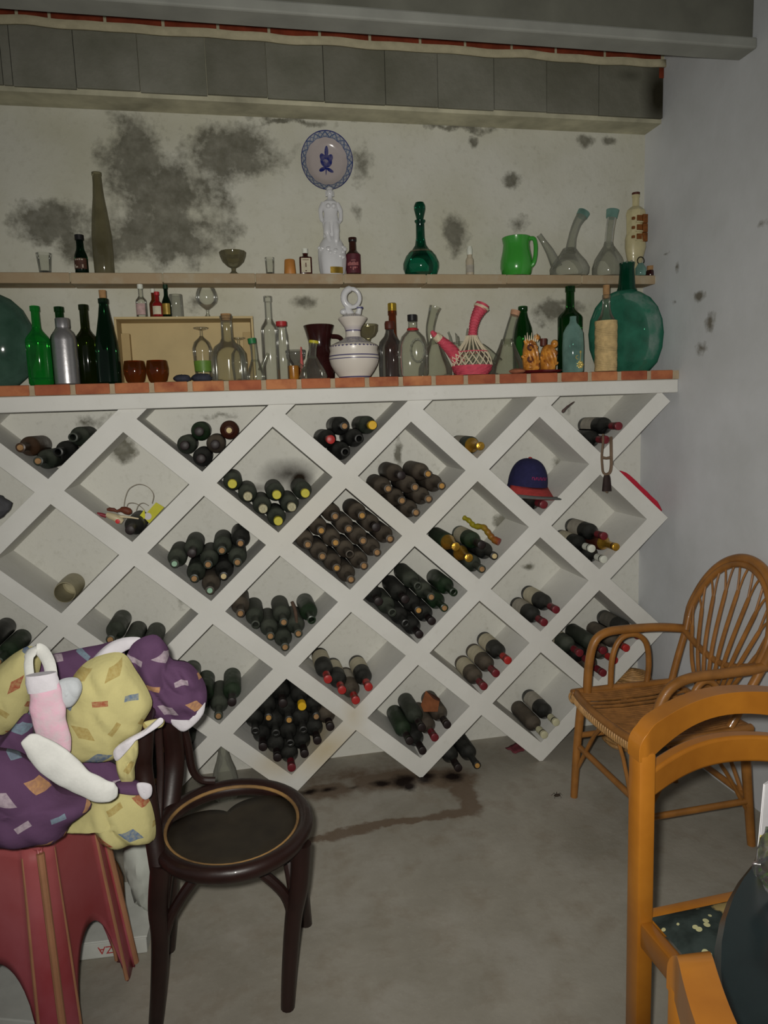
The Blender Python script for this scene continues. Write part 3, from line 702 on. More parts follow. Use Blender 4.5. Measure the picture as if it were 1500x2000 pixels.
add(o, 'cork', corkm['c'], [(0, 116), (9.5, 116), (10, 128), (0, 128)], s)
def porron(px_, Y, label, body, neck, spout, mat, mouth=None, cap=None, tip=None, name='porron', Z=None, group='porrons'):
    """body: lathe profile, neck / spout: [(x,z,r),...] in pixels from the base"""
    o, s = stand(name, label, 'porron', px_, Y, ZC if Z is None else Z, body, mat, group)
    def tb(nm, l, mt, caps=False):
        pts = crm([(a[0], 0, a[1]) for a in l], 5)
        rr = []
        for k in range(len(pts)):
            f = k/5; i = min(int(f), len(l)-2); rr.append(l[i][2]+(l[i+1][2]-l[i][2])*(f-i))
        return add(o, nm, mt, tube=pts, rad=rr, s=s, tseg=16, caps=caps)
    tb('neck', neck, mat)
    if spout: tb('spout', spout, mat)
    if mouth: tb('mouth_band', mouth[0], mouth[1], True)
    if cap: tb('stopper', cap[0], cap[1], True)
    if tip: tb('spout_tip', tip[0], tip[1], True)
    return o, s
greenst = simple('green_stopper', lin((30, 110, 60)), .5, .1, 30); yelst = simple('yellow_rim', lin((190, 180, 50)), .5, .1, 30)
porron(500, .028, 'small clear porron with a green stopper, left of the tall clear bottle', [(0, 0), (17, 0), (18.5, 3), (17, 14), (11, 28), (7, 40)], [(0, 36, 7), (-1, 60, 6.5), (-3, 74, 7)], [(10, 18, 6), (18, 36, 4), (26, 52, 2.2)], M['dusty_clear_glass'],
       cap=([(-3, 70, 7.8), (-4, 80, 8.2)], greenst))
o, s = stand('clear_bottle', 'tall slim clear glass bottle left of the brown jug', 'bottle', 531, .097, ZC, bprof(161, 16, 98, 120, 6.8, 1.2), M['clear_glass'])
o, s = stand('clear_bottle', 'clear bottle with a red lid beside the tall slim one', 'bottle', 555, .055, ZC, [(0, 0), (11, 0), (12, 2), (12, 60), (11, 85), (8.5, 98), (8.5, 104)], M['clear_glass'])
add(o, 'lid', redcap, [(8.6, 102), (10.5, 103), (10.5, 111), (0, 111.5)], s)
o, s = stand('glass_bowl', 'small grey glass bowl on an amber foot behind the red lidded bottle', 'bowl', 580, .19, ZC, [(0, 0), (13, 0), (13, 2), (5, 8), (5, 24), (10, 34), (18, 44), (20, 58), (19, 60)], M['smoky_glass'])
add(o, 'foot', M['amber_glass'], [(0, .5), (14, .5), (14, 3), (9, 10), (9, 22), (12, 30), (0, 31)], s)
o, s = stand('amber_cup', 'little yellow amber cup right of the red lidded bottle', 'cup', 574, .06, ZC, [(0, 0), (9, 0), (10.5, 4), (11, 26), (10.2, 27)], simple('yellow_amber', lin((158, 104, 34)), .3, .2, 30, coat=.3), 'amber cups')
X = spot(591, .15, ZC); s = S((X, .15, ZC))
tag(MB().lathe(px([(0, 0), (5, 0), (1.4, 64), (0, 66)], s), 14).build('pink_candle', simple('pink_wax', lin((196, 96, 92)), .5, .1, 30), loc=(X, .15, ZC+.0004)), 'thin pink cone candle in front of the brown jug', 'candle')
porron(612, .035, 'small clear porron with a yellow rim, in front of the brown jug', [(0, 0), (26, 0), (28, 4), (24, 16), (15, 30), (8, 44)], [(0, 40, 7.5), (2, 58, 7), (4, 70, 8)], [(-14, 14, 6), (-22, 24, 4), (-31, 34, 1.8)], M['dusty_clear_glass'],
       mouth=([(3.6, 68, 9.5), (4.4, 73, 9.5)], yelst))
o, s = stand('brown_jug', 'dark brown glazed jug with a flared mouth, behind the yellow rimmed porron', 'jug', 627, .165, ZC, [(0, 0), (24, 0), (27, 4), (28, 22), (25, 46), (21, 62), (21.5, 74), (27, 95), (30, 104), (29, 105), (26, 96), (19, 74)], brown_gl)
add(o, 'handle', brown_gl, tube=crm([(24, -2, 84), (38, -4, 82), (45, -5, 72), (44, -5, 55), (36, -4, 40), (26, -2, 34)], 6), rad=4.6, s=s)
# blue banded ring-handled water jug
def jug_mat():
    t = NT('white_faience'); co = t.coord()
    r, z = None, t.n('SeparateXYZ', {0: co}).outputs
    sx_ = JS
    cc = (.60, .57, .53)
    acc = None
    def band(z0, h):
        return t.math('LESS_THAN', t.math('ABSOLUTE', t.math('SUBTRACT', z[2], z0*sx_)), h*sx_)
    for z0, h in ((1.5, 1.2), (36, .8), (42, 1.1), (90, 1.1), (75, .7)):
        b = band(z0, h); acc = b if acc is None else t.math('MAXIMUM', acc, b)
    ang = t.math('ARCTAN2', z[1], z[0])
    tooth = t.math('ABSOLUTE', t.math('SUBTRACT', t.math('FRACT', t.math('MULTIPLY', ang, 36/6.2832)), .5))
    for z0, h in ((60, 2.4), (77, 2.0), (117, 1.8)):
        tri = t.math('MULTIPLY', t.math('LESS_THAN', t.math('ADD', t.math('DIVIDE', t.math('ABSOLUTE', t.math('SUBTRACT', z[2], z0*sx_)), h*sx_*2), tooth), .38), 1)
        acc = t.math('MAXIMUM', acc, tri)
    wash = t.math('MULTIPLY', t.math('MULTIPLY', t.math('GREATER_THAN', z[2], 64*sx_), t.math('LESS_THAN', z[2], 74*sx_)), t.ramp(t.noise(co, 150, 3), .35, .6, .2, .8))
    halo = t.ramp(t.math('ABSOLUTE', t.math('SUBTRACT', z[2], 93*sx_)), 0, 7*sx_, .35, 0)
    c = t.mix(t.math('MULTIPLY', acc, .92), lin((214, 206, 196)), lin((44, 38, 100)))
    c = t.mix(wash, c, lin((96, 96, 128))); c = t.mix(halo, c, lin((120, 112, 150)))
    return t.done(t.bsdf(col=c, rough=.3, spec=.4, coat=.25))
X = spot(693, .045, ZC); JS = S((X, .045, ZC)); s = JS
jm = jug_mat()
jug = thing('water_jug', 'white water jug with blue bands and a ring handle', 'jug', (X, .045, ZC+.0004))
MB().lathe(px([(0, 0), (30, 0), (30.5, 2), (38, 12), (45, 24), (48.5, 36), (48.5, 42), (46, 52), (47.5, 60), (45, 63), (34, 68), (22, 73), (15.5, 78), (14.5, 82), (14.5, 90), (17, 97), (23, 105), (28, 112), (27.5, 114.5), (20, 118), (14, 121), (8, 122), (0, 122)], s), 40).build('body', jm, jug)
ring = MB().tube([((15.5*math.cos(a))*s, 0, (152+17*math.sin(a))*s) for a in [2*PI*k/28 for k in range(28)]], [(4.2 if math.cos(2*PI*k/28) > -.2 else 6.5)*s for k in range(28)], 12, closed=True)
rg = ring.build('ring_handle', white_gl, jug)
for k in range(5):
    a = PI-.75+.28*k
    MB().tube([((19.5*math.cos(a)+dx)*s, -.0048, (152+20*math.sin(a)+dx*.5)*s) for dx in (-1.5, 3, 6)], [.8*s, 1.3*s, .7*s], 6).build('blue_stroke', blue_p, rg)
MB().tube([(-2*s, 0, 120*s), (-7*s, 0, 128*s), (-11*s, 0, 140*s)], [7*s, 6.5*s, 5*s], 10).build('ring_foot', white_gl, jug)
sp_ = MB().tube([(9*s, 0, 116*s), (13*s, -.004, 128*s), (14*s, -.006, 136*s)], [7*s, 5*s, 5.5*s], 12).build('spout', white_gl, jug)
for k in range(6):
    a = -.4-k*.45
    MB().tube([((14+5.6*math.cos(a))*s, -.006+5.6*math.sin(a)*s, 131*s), ((14+5.6*math.cos(a))*s, -.006+5.6*math.sin(a)*s, 134.5*s)], .9*s, 6).build('blue_dot', blue_p, sp_)
MB().ball((-17*s, 0, 126*s), 6.5*s, (1.1, 1, .9)).build('knob', white_gl, jug)
o, s = stand('glass_goblet', 'dusty shallow glass goblet behind the blue banded jug', 'glass', 722, .19, ZC, [(0, 0), (13, 0), (13, 1.5), (3.5, 5), (3, 70), (6, 78), (14, 83), (19, 92), (20, 104), (18.5, 105)], M['olive_dusty_glass'], 'glasses')
o, s = stand('liquor_bottle', 'amber liquor bottle with a gold screw cap, behind the wax sealed one', 'bottle', 770, .192, ZC, bprof(130, 17, 62, 86, 7.5), M['amber_liquor'])
add(o, 'screw_cap', goldcap, [(7.6, 126), (8.4, 127), (8.4, 143), (7.6, 144), (0, 144)], s)
o, s = stand('ribbed_bottle', 'dark ribbed clear bottle sealed with brown wax', 'bottle', 764, .105, ZC, [(0, 0), (20, 0), (22.5, 3), (23, 20), (22, 40), (23, 58), (20, 70), (11, 80), (8, 88), (7.5, 98)], M['smoky_glass'], lobes=lambda a, z: .03*math.cos(a*9))
add(o, 'wax_seal', waxm, [(7.6, 92), (9.5, 94), (9.8, 104), (8.5, 108), (0, 108.5)], s)
o, s = stand('oval_flask', 'flat oval clear flask with black cap and a raised medallion', 'bottle', 808, .022, ZC, [(0, 0), (26, 0), (29, 5), (30, 35), (28, 60), (22, 76), (12, 86), (8.5, 90), (8.3, 108)], M['dusty_clear_glass'], sy=.62)
add(o, 'cap', blackcap, [(8.4, 105), (9.2, 106), (9.2, 117), (0, 117.5)], s)
add(o, 'red_ring', redcap, [(10, 87.5), (10.8, 88.5), (10.4, 91), (9, 92)], s)
medal = MB().tube([(4*s+13.5*s*math.cos(a), -(18.6+.4)*s, 48*s+21*s*math.sin(a)) for a in [2*PI*k/28 for k in range(28)]], 1.5*s, 8, closed=True)
for k in range(14): 
    a = 2*PI*k/14; medal.ball((4*s+13.5*s*math.cos(a), -19.8*s, 48*s+21*s*math.sin(a)), 1.9*s, seg=8, rings=5)
medal.build('medallion', M['frosted_glass'], o)
porron(850, .10, 'big clear porron with a straight mouth right of the oval flask', [(0, 0), (30, 0), (33, 5), (32, 18), (24, 36), (14, 58), (7, 74)], [(-4, 62, 10), (-8, 90, 8.5), (-2, 118, 9.5), (3, 133, 12)], None, M['dusty_clear_glass'])
# pink and cream wicker porron
X = spot(922, .035, ZC); s = S((X, .035, ZC))
wk = thing('wicker_porron', 'porron woven over in pink and cream wicker with a leaning neck', 'porron', (X, .035, ZC+.0004), 'porrons')
prof = [(0, 0), (26, 0), (30, 1.5), (36, 8), (38.5, 18), (37, 30), (31, 42), (21, 54), (12, 66), (9, 76)]
MB().lathe(px([(r*.955, z) for r, z in prof], s), 32).build('glass_body', M['dusty_clear_glass'], wk)
def rad_at(z):
    for (r0, z0), (r1, z1_) in zip(prof[1:-1], prof[2:]):
        if z0 <= z <= z1_: return r0+(r1-r0)*(z-z0)/max(1e-6, z1_-z0)
    return prof[-1][0]
pk = MB()
for z in [1.5+2.6*k for k in range(7)]:
    pk.tube([((rad_at(z)+.8*math.cos(a*14+z*4))*s*math.cos(a), (rad_at(z)+.8*math.cos(a*14+z*4))*s*math.sin(a), z*s) for a in [2*PI*k/56 for k in range(56)]], 1.45*s, 6, closed=True)
pk.build('pink_base_band', pinkw, wk)
pk = MB(); pk.tube([(rad_at(44.5)*s*1.03*math.cos(a), rad_at(44.5)*s*1.03*math.sin(a), 44.5*s) for a in [2*PI*k/40 for k in range(40)]], 1.3*s, 6, closed=True); pk.build('pink_ring', pinkw, wk)
for sgn in (1, -1):
    lw = MB()
    for k in range(17):
        pts = []
        for q in range(9):
            z = 18+26*q/8; a = 2*PI*k/17+sgn*q*.062
            pts.append(((rad_at(z)+.6)*s*math.cos(a), (rad_at(z)+.6)*s*math.sin(a), z*s))
        lw.tube(pts, 1.0*s, 5)
    lw.build('cream_lattice', creamw, wk)
lw = MB()
for k in range(18):
    a = 2*PI*k/18
    lw.tube([((rad_at(z)+.7)*s*math.cos(a), (rad_at(z)+.7)*s*math.sin(a), z*s) for z in (44.5, 52, 60, 68, 75)], 1.7*s, 5)
lw.build('cream_shoulder', creamw, wk)
def woven(path, rads, name, mat, nst=14, pitch=1.9):
    mbw = MB(); pts = crm(path, 16); n = len(pts)
    rr = [rads[min(int(k/16), len(rads)-2)]+(rads[min(int(k/16), len(rads)-2)+1]-rads[min(int(k/16), len(rads)-2)])*(k/16-min(int(k/16), len(rads)-2)) for k in range(n)]
    mbw.tube([p*s for p in pts], [r*s*.9 for r in rr], 14)
    d = 0
    for k in range(1, n):
        d += (pts[k]-pts[k-1]).length
        if d >= pitch:
            d = 0; t = (pts[min(k+1, n-1)]-pts[k-1]).normalized(); u = t.orthogonal().normalized(); v = t.cross(u)
            mbw.tube([(pts[k]+(u*math.cos(a)+v*math.sin(a))*(rr[k]+.55*math.cos(a*8+k*PI/2)))*s for a in [2*PI*q/32 for q in range(32)]], .95*s, 5, closed=True)
    return mbw.build(name, mat, wk)
woven([(2, 0, 72), (4, 0, 90), (10, 0, 110), (20, 0, 127)], [8.2, 7.6, 9.5, 12.5], 'pink_neck', pinkw)
woven([(19.4, 0, 125.5), (21.5, 0, 130)], [14, 14.5], 'cream_rim', creamw)
woven([(21.5, 0, 130.5), (24, 0, 135.5)], [13.5, 11.5], 'pink_rim', pinkw)
woven([(-24, -2, 24), (-42, -4, 48), (-64, -5, 68)], [13, 11, 7.5], 'pink_spout', pinkw)
woven([(-64.5, -5, 68.5), (-74, -5.4, 76)], [8.5, 7], 'cream_spout_band', creamw)
woven([(-74, -5.4, 76), (-82, -5.8, 84)], [5.5, 2.0], 'pink_spout_tip', pinkw)
lw = MB()
for k in range(9):
    a = 2*PI*k/9
    c0 = Vector((-20, -2, 22)); c1 = Vector((-36, -4, 42)); t = (c1-c0).normalized(); u = t.orthogonal().normalized(); v = t.cross(u)
    for sg in (1, -1):
        lw.tube([(c0+(c1-c0)*f+(u*math.cos(a+sg*f*1.1)+v*math.sin(a+sg*f*1.1))*(15-3*f))*s for f in (0, .25, .5, .75, 1)], 1.0*s, 5)
lw.build('cream_spout_lattice', creamw, wk)
# grey spiky glass behind the wicker porron
o, s = stand('spiked_glass', 'grey glass vase with a spiked rim behind the wicker porron', 'vase', 905, .175, ZC, [(0, 0), (16, 0), (19, 4), (23, 40), (24, 66), (23, 67)], M['dusty_clear_glass'])
for k in range(8):
    a = 2*PI*k/8
    add(o, 'spike', M['frosted_glass'], tube=[(23*math.cos(a), 23*math.sin(a), 63), (26*math.cos(a), 26*math.sin(a), 78), (30*math.cos(a), 30*math.sin(a), 90-4*(k % 3))], rad=[2.6, 2, .8], s=s, tseg=8)
porron(991, .12, 'clear porron with a cork in its leaning neck, left of the ochre jugs', [(0, 0), (32, 0), (35, 5), (33, 18), (26, 34), (17, 54), (11, 70)], [(0, 58, 12), (7, 88, 9), (17, 118, 8)], [(-18, 26, 9), (-38, 46, 7), (-52, 58, 5)], M['dusty_clear_glass'],
       cap=([(15.8, 114, 8.8), (18.6, 123, 9.4)], simple('pinkish_cork', lin((186, 142, 112)), .8, .15, 50)))
o, s = stand('champagne_bottle', 'dark green sloping bottle behind the corked porron', 'bottle', 1022, .213, ZC, [(0, 0), (19, 0), (20, 3), (20, 72), (17, 92), (10, 112), (8, 122), (9, 124), (9, 132), (7, 133)], M['dark_green_glass'])
X = spot(1011, -.0, ZC); s = S((X, 0, ZC))
tag(MB().ball((0, 0, 5*s), 17*s, (1, .6, .3), 14, 8, .2, 20).build('clay_shard', simple('clay_shard', lin((150, 92, 66)), .9, .2, 30, .3), loc=(X, .004, ZC+.0006)), 'flat reddish clay shard in front of the corked porron', 'shard')
# ochre figural jugs on an oval red tray
Xt = spot(1055, .03, ZC); s = S((Xt, .03, ZC))
tag(MB().lathe(px([(0, 0), (34, 0), (42, 2.5), (45, 6), (43, 6), (40, 4), (0, 4)], s), 36, sy=.55).build('oval_tray', dredgl, loc=(Xt, .03, ZC+.0004)), 'dark red glazed oval tray under the ochre jugs', 'tray')
def figjug(px_, H, label, seed, lean):
    X = spot(px_, .03, ZC); r_ = random.Random(seed)
    o = thing('ochre_jug', label, 'jug', (X, .03, ZC+.0004+4.4*s), 'ochre jugs')
    MB().lathe(px([(0, 0), (13, 0), (15, 4), (15.5, H*.35), (14.5, H*.7), (11, H*.9), (6, H), (0, H)], s), 24, lobes=lambda a, z: .10*noise.noise(Vector((math.cos(a)*2, math.sin(a)*2, z*60+seed)))).build('body', ochre, o)
    for k in range(22):
        a = -PI*.02-PI*.96*r_.random(); z = H*(.08+.88*r_.random()); q_ = 14.5 if z < H*.75 else 11
        MB().ball((q_*s*math.cos(a), q_*s*math.sin(a), z*s), (1.8+3.2*r_.random())*s, (1.2, .8, .7+.8*r_.random()), 10, 7, .45, 60).build('relief', ochre if k % 4 else ochre2, o)
    for k in range(3):
        a = -PI*.75+.5*k
        MB().tube(crm([(14*s*math.cos(a), 14*s*math.sin(a), H*.8*s), (17*s*math.cos(a+.25), 18*s*math.sin(a+.25), H*.5*s), (14*s*math.cos(a+.6), 15*s*math.sin(a+.6), H*.25*s)], 5), 3.4*s, 8).build('relief_arm', ochre, o)
    return o
o = figjug(1036, 60, 'ochre moulded jug with spiky rim, the left one on the tray', 3, 0)
for k in range(7):
    add(o, 'spike', creamw, tube=[((-12+4*k)*1.0, -6, 56), ((-14+4.6*k), -8, 68+5*(k % 2))], rad=[1.8, .6], s=s, tseg=6)
for zz in (44, 22): MB().lathe(px([(3, 0), (6.5, 1), (6.5, 3), (3, 3.5)], s), 14, rot=Matrix.Rotation(PI/2, 3, 'X'), c=(-7*s, -15*s, zz*s)).build('mouth_ring', waxm, o)
MB().ball((12*s, -3*s, 64*s), 6.5*s).build('head', ochre, o)
o = figjug(1070, 50, 'ochre moulded jug with a brown stopper, the right one on the tray', 8, 0)
MB().lathe(px([(0, 48), (6.5, 48), (7, 62), (0, 62)], s), 14, c=(-9*s, 0, 0)).build('stopper', waxm, o)
MB().ball((10*s, -8*s, 51*s), 7*s, (1, 1, 1.1), bumps=.1).build('head', ochre, o)
MB().ball((12*s, -6*s, 55*s), 5.5*s, (1.1, 1, .8), bumps=.2).build('hair', simple('brown_hair_glaze', lin((90, 66, 40)), .4, .2, 60), o)
# right end of the counter
o, s = stand('green_bottle', 'tall dark green wine bottle behind the frosted teal one', 'bottle', 1113, .15, ZC, bprof(167, 23.5, 106, 128, 8), M['dark_green_glass'])
o, s = stand('teal_bottle', 'frosted teal bottle with a gilt flower, in front of the tall green bottle', 'bottle', 1119, .03, ZC, [(0, 0), (18, 0), (20, 3), (20.5, 50), (19, 76), (13, 88), (7.5, 94), (6, 100), (6.2, 107), (5, 107)], M['frosted_teal_glass'])
fl_ = MB()
for k in range(7):
    a = 2*PI*k/7; fl_.ball((5*s+5*s*math.cos(a), -19.2*s, 14*s+5*s*math.sin(a)), 2.9*s, (1, .4, 1), 8, 5)
fl_.ball((5*s, -19.6*s, 14*s), 3*s, (1, .6, 1), 8, 5); fl_.ball((6*s, -19.6*s, 38*s), 2.2*s, (1, .5, 1.3), 8, 5); fl_.tube([(4.5*s, -20.4*s, 19*s), (6*s, -20.5*s, 30*s), (6*s, -20.3*s, 36*s)], .6*s, 6)
fl_.tube([((-1+3*math.cos(a))*s, -20.4*s, (28+3.4*math.sin(a))*s) for a in [1.2+.5*k for k in range(9)]], .8*s, 6)
fl_.build('gilt_flower', simple('gilt_relief', lin((206, 186, 110)), .35, .2, 40, metal=.5), o)
o, s = stand('straw_bottle', 'corked clear bottle wrapped in pale straw cord before the right demijohn', 'bottle', 1183, -.009, ZC, [(0, 0), (19.5, 0), (19.5, 88), (17, 98), (11, 108), (8, 120), (7, 138), (8, 139), (8, 144), (6.5, 145)], M['dusty_clear_glass'])
add(o, 'cork', corkm['c'], [(0, 138), (6, 138), (6.6, 163), (0, 163)], s)
stw = MB()
for k in range(33):
    z = 2+2.9*k
    stw.tube([((20+.35*math.sin(3*a+k))*s*math.cos(a), (20+.35*math.sin(3*a+k))*s*math.sin(a), (z+.5*math.sin(a+k*.6))*s) for a in [2*PI*q/30 for q in range(30)]], 1.62*s, 6, closed=True)
stw.build('straw_cord', straw, o)
o, s = stand('demijohn', 'big round green glass demijohn at the right end of the counter', 'demijohn', 1222, .111, ZC,
             [(0, 0), (40, 0), (48, 2), (64, 18), (74, 46), (76.5, 74), (73, 100), (63, 124), (48, 141), (30, 151), (18, 155), (15, 160), (14, 176), (12.5, 198), (13.5, 206)], M['demijohn_glass'], 'demijohns', 84, sy=.55)
add(o, 'neck_sleeve', M['teal_glass'], [(19, 154), (16, 162), (14.6, 178), (13.2, 198), (14.2, 206), (11, 207)], s, 24)
mw = MB()
for k in range(9):
    a = 2*PI*k/9; mw.ball((12.4*s*math.cos(a), 12.4*s*math.sin(a), (206+.8*math.sin(3*a))*s), 2.6*s, seg=8, rings=5)
mw.build('broken_lip', M['frosted_glass'], o)
# ------------------------------------------------------------------ the upper shelf, left to right
YU = .205
stand('shot_glass', 'heavy-based shot glass at the far left of the upper shelf', 'glass', 89, YU, ZS, [(0, 0), (10.5, 0), (11, 6), (0, 6.5), (11.2, 7), (14.5, 40.5), (13.6, 40.5)], M['clear_glass'], 'glasses')
o, s = mini(161, 'small green beer bottle with a printed label on the upper shelf', 74, 12.5, M['black_green_glass'], blackcap, None, YU, Z=ZS, hs=.42, hn=.72, rn=.55)
prt = simple('printed_label', lin((74, 46, 34)), .7, .3, 200); label_on(o, s, 12.5, 10, 30, prt, 1.2)
prl = simple('pale_print', lin((170, 156, 140)), .7, .1, 30)
mbp = MB()
for (a0, a1, z0, z1_) in ((-.7, -.45, 26, 29), (-.35, -.1, 26, 28.5), (0, .2, 26, 29), (.3, .6, 26, 28.5), (-.7, -.2, 12, 15), (-.75, -.55, 14, 18), (.4, .6, 12, 18)):
    wrap(mbp, 12.5*s+.0009, z0*s, z1_*s, -PI/2-.15+a0, -PI/2-.15+a1, 3)
mbp.build('print', prl, o)
stand('flute_bottle', 'very tall slender olive bottle on the upper shelf', 'bottle', 205, YU, ZS, [(0, 0), (17, 0), (18.5, 3), (19, 40), (18.5, 75), (15, 110), (10.5, 145), (8.6, 170), (8.4, 184), (9.2, 185), (9.2, 190), (7, 190)], M['olive_dusty_glass'])
stand('footed_dish', 'olive glass footed dish on the upper shelf', 'dish', 457, YU, ZS, [(0, 0), (17, 0), (17, 1.5), (7, 5), (4, 9), (4.5, 14), (12, 18), (20, 26), (24, 36), (25.5, 44), (24.5, 45), (19, 36)], M['olive_dusty_glass'], seg=36, lobes=lambda a, z: .025*math.cos(a*12))
stand('shot_glass', 'small shot glass left of the orange beaker', 'glass', 528, YU, ZS, [(0, 0), (7.5, 0), (8, 5), (0, 5.5), (8, 6), (9.4, 34), (8.6, 34)], M['clear_glass'], 'glasses')
stand('orange_beaker', 'small orange tapered beaker standing upside-down on the upper shelf', 'beaker', 567, YU, ZS, [(11.5, 0), (12, 1), (10, 29), (9, 30.5), (0, 30.5)], simple('orange_horn', lin((182, 122, 58)), .5, .18, 20))
# flat brown flask with label
X = spot(598, YU, ZS); s = S((X, YU, ZS))
fk = thing('brown_flask', 'small square brown flask with cream label and white cap on the upper shelf', 'bottle', (X, YU, ZS+.0004), 'small bottles')
MB().box((-12*s, -.009, 0), (12*s, .009, 36*s), .004).lathe(px([(8, 35), (5, 38), (5, 43)], s), 16).build('body', simple('brown_flask_glass', lin((60, 22, 18)), .15, .2, 20), fk)
MB().box((-9*s, -.0098, 6*s), (9*s, -.0091, 33*s)).build('label', paper, fk, smooth=0)
MB().box((-6*s, -.0102, 29*s), (6*s, -.0098, 30*s)).box((-1*s, -.0102, 16*s), (1*s, -.0098, 24*s)).box((-1.5*s, -.0102, 8*s), (1.5*s, -.0098, 10*s)).build('print', waxm, fk, smooth=0)
MB().lathe(px([(5.6, 42), (5.8, 42), (5.8, 51), (0, 51.5)], s), 16).build('cap', corkm['w'], fk)
# white porcelain figure bottle
X = spot(650, YU, ZS); s = S((X, YU, ZS))
fg = thing('porcelain_figure', 'white glazed porcelain figure of a standing bather on a rock base', 'figurine', (X, YU-.01, ZS+.0004))
rk = MB().lathe(px([(0, 0), (23, 0), (25, 10), (26.5, 30), (27, 46), (22, 60), (14, 72), (0, 80)], s), 32, sy=.7, lobes=lambda a, z: .14*noise.noise(Vector((math.cos(a)*2.2, math.sin(a)*2.2, z*45))))
for k in range(12):
    r_ = random.Random(k); a = -PI*r_.random(); z = r_.uniform(30, 52)
    rk.ball((25*s*math.cos(a), 17*s*math.sin(a), z*s), r_.uniform(3, 5.5)*s, (1.1, .9, 1), 10, 7, .25, 30)
rk.build('rock_base', white_gl, fg)
tr = MB().lathe(px([(0, 52), (13, 56), (16, 72), (15.5, 84), (17, 94), (14.5, 106), (13, 114), (15, 126), (14, 136), (7, 141), (4.5, 144), (4.5, 148), (0, 149)], s), 28, sy=.62)
tr.tube(crm([(7*s, -5*s, 96*s), (8*s, -10*s, 80*s), (7*s, -11*s, 62*s), (7*s, -12*s, 50*s)], 5), [7*s]*6+[6*s]*5+[4.5*s]*5, 12)
tr.tube(crm([(-7*s, -4*s, 96*s), (-9*s, -8*s, 78*s), (-5*s, -10*s, 62*s)], 5), [7.5*s]*6+[5*s]*5, 12)
tr.ball((-5*s, -8.5*s, 127*s), 5*s).ball((5*s, -8.5*s, 127*s), 5*s)
for sg in (-1, 1):
    tr.tube(crm([(sg*13*s, 0, 134*s), (sg*19*s, -2*s, 120*s), (sg*18.5*s, -4*s, 104*s), (sg*15*s, -6*s, 98*s)], 5), [4.8*s]*6+[4*s]*6+[3.2*s]*4, 10)
tr.build('figure', white_gl, fg)
hd = MB().ball((0, 0, 153*s), 7.5*s, (.9, .95, 1.15)).ball((0, 1.5*s, 160*s), 6*s, (1, 1, .8)).ball((0, -7*s, 152*s), 1.4*s, (.8, 1, 1.3), 8, 5)
hd.tube([(sg*5.5*s, 2*s, z*s) for sg, z in ((-1, 157), (-1, 147))], [3*s, 2.5*s], 8).tube([(5.5*s, 2*s, 157*s), (6*s, 2*s, 147*s)], [3*s, 2.5*s], 8)
hd.build('head', white_gl, fg)
wrap(MB(), 25.4*s, 1*s, 13*s, -PI/2-.3, -PI/2+.75, 8).xf(Matrix.Scale(.72, 4, (0, 1, 0))).xf(Matrix.Translation((0, -.0042, 0))).build('gold_plaque', simple('gold_plaque', lin((196, 160, 70)), .25, .2, 30, metal=.85), fg)
o, s = stand('brown_bottle', 'small brown beer bottle with a dark red printed label beside the figure', 'bottle', 691, YU, ZS, bprof(72, 14.5, 38, 50, 7), simple('brown_beer_glass', lin((52, 28, 22)), .2, .2, 20), 'small bottles')
add(o, 'cap', blackcap, [(7.2, 64), (7.8, 65), (7.8, 72), (0, 72.5)], s)
label_on(o, s, 14.5, 4, 40, simple('maroon_label', lin((84, 30, 40)), .6, .15, 60), 1.35)
mbp = MB()
for k in range(9): wrap(mbp, 14.5*s+.0010, 18*s, (23+.8*(k % 3))*s, -PI/2-.15-.80+.17*k, -PI/2-.15-.80+.17*k+.12, 2)
for (a0, a1, z0, z1_) in ((-.45, -.3, 13, 15.5), (-.1, .02, 9, 15), (.1, .3, 12, 15.5), (.4, .5, 13, 15.5), (-.3, .3, 27, 28)): wrap(mbp, 14.5*s+.0010, z0*s, z1_*s, -PI/2-.15+a0, -PI/2-.15+a1, 2)
mbp.build('print', simple('pink_print', lin((176, 110, 108)), .7, .1, 30), o)
o, s = stand('glass_decanter', 'round dark teal glass decanter with a drop stopper on the upper shelf', 'decanter', 823, .20, ZS, [(0, 0), (24, 0), (31, 4), (35, 14), (35, 24), (29, 38), (18, 48), (11, 58), (8.5, 72), (8, 98), (10.5, 102), (10.5, 104), (8, 104)], M['teal_glass'], seg=36)
add(o, 'stopper', M['teal_glass'], [(0, 92), (6, 94), (6.5, 106), (8.5, 114), (11, 124), (11, 131), (8, 137), (0, 138.5)], s, 24)
add(o, 'pale_band', M['olive_dusty_glass'], [(24.5, 43), (20.5, 47.2)], s, 36)
o, s = stand('vial', 'small cream vial with a pale cap left of the green pitcher', 'bottle', 918, YU+.012, ZS, [(0, 0), (7.5, 0), (8, 2), (8, 32), (6, 36), (5, 38), (5, 44)], simple('cream_vial', lin((184, 172, 150)), .5, .08, 30), 'small bottles')
add(o, 'cap', corkm['w'], [(5.4, 42), (5.6, 43), (5.6, 52), (4, 58), (0, 58)], s)
label_on(o, s, 8, 8, 22, paper_g, 1.2)
o, s = stand('green_pitcher', 'bright green glazed pitcher on the upper shelf', 'pitcher', 1009, .20, ZS, [(0, 0), (25, 0), (28, 4), (31.5, 16), (31, 30), (27, 48), (25.5, 60), (28, 72), (27, 73), (24, 60), (25, 46)], green_gl, seg=32)
add(o, 'handle', green_gl, tube=crm([(20, -17, 68), (27, -22, 66), (29.5, -24, 54), (29, -24, 36), (26, -23, 22), (22, -20, 16)], 6), rad=4, s=s)
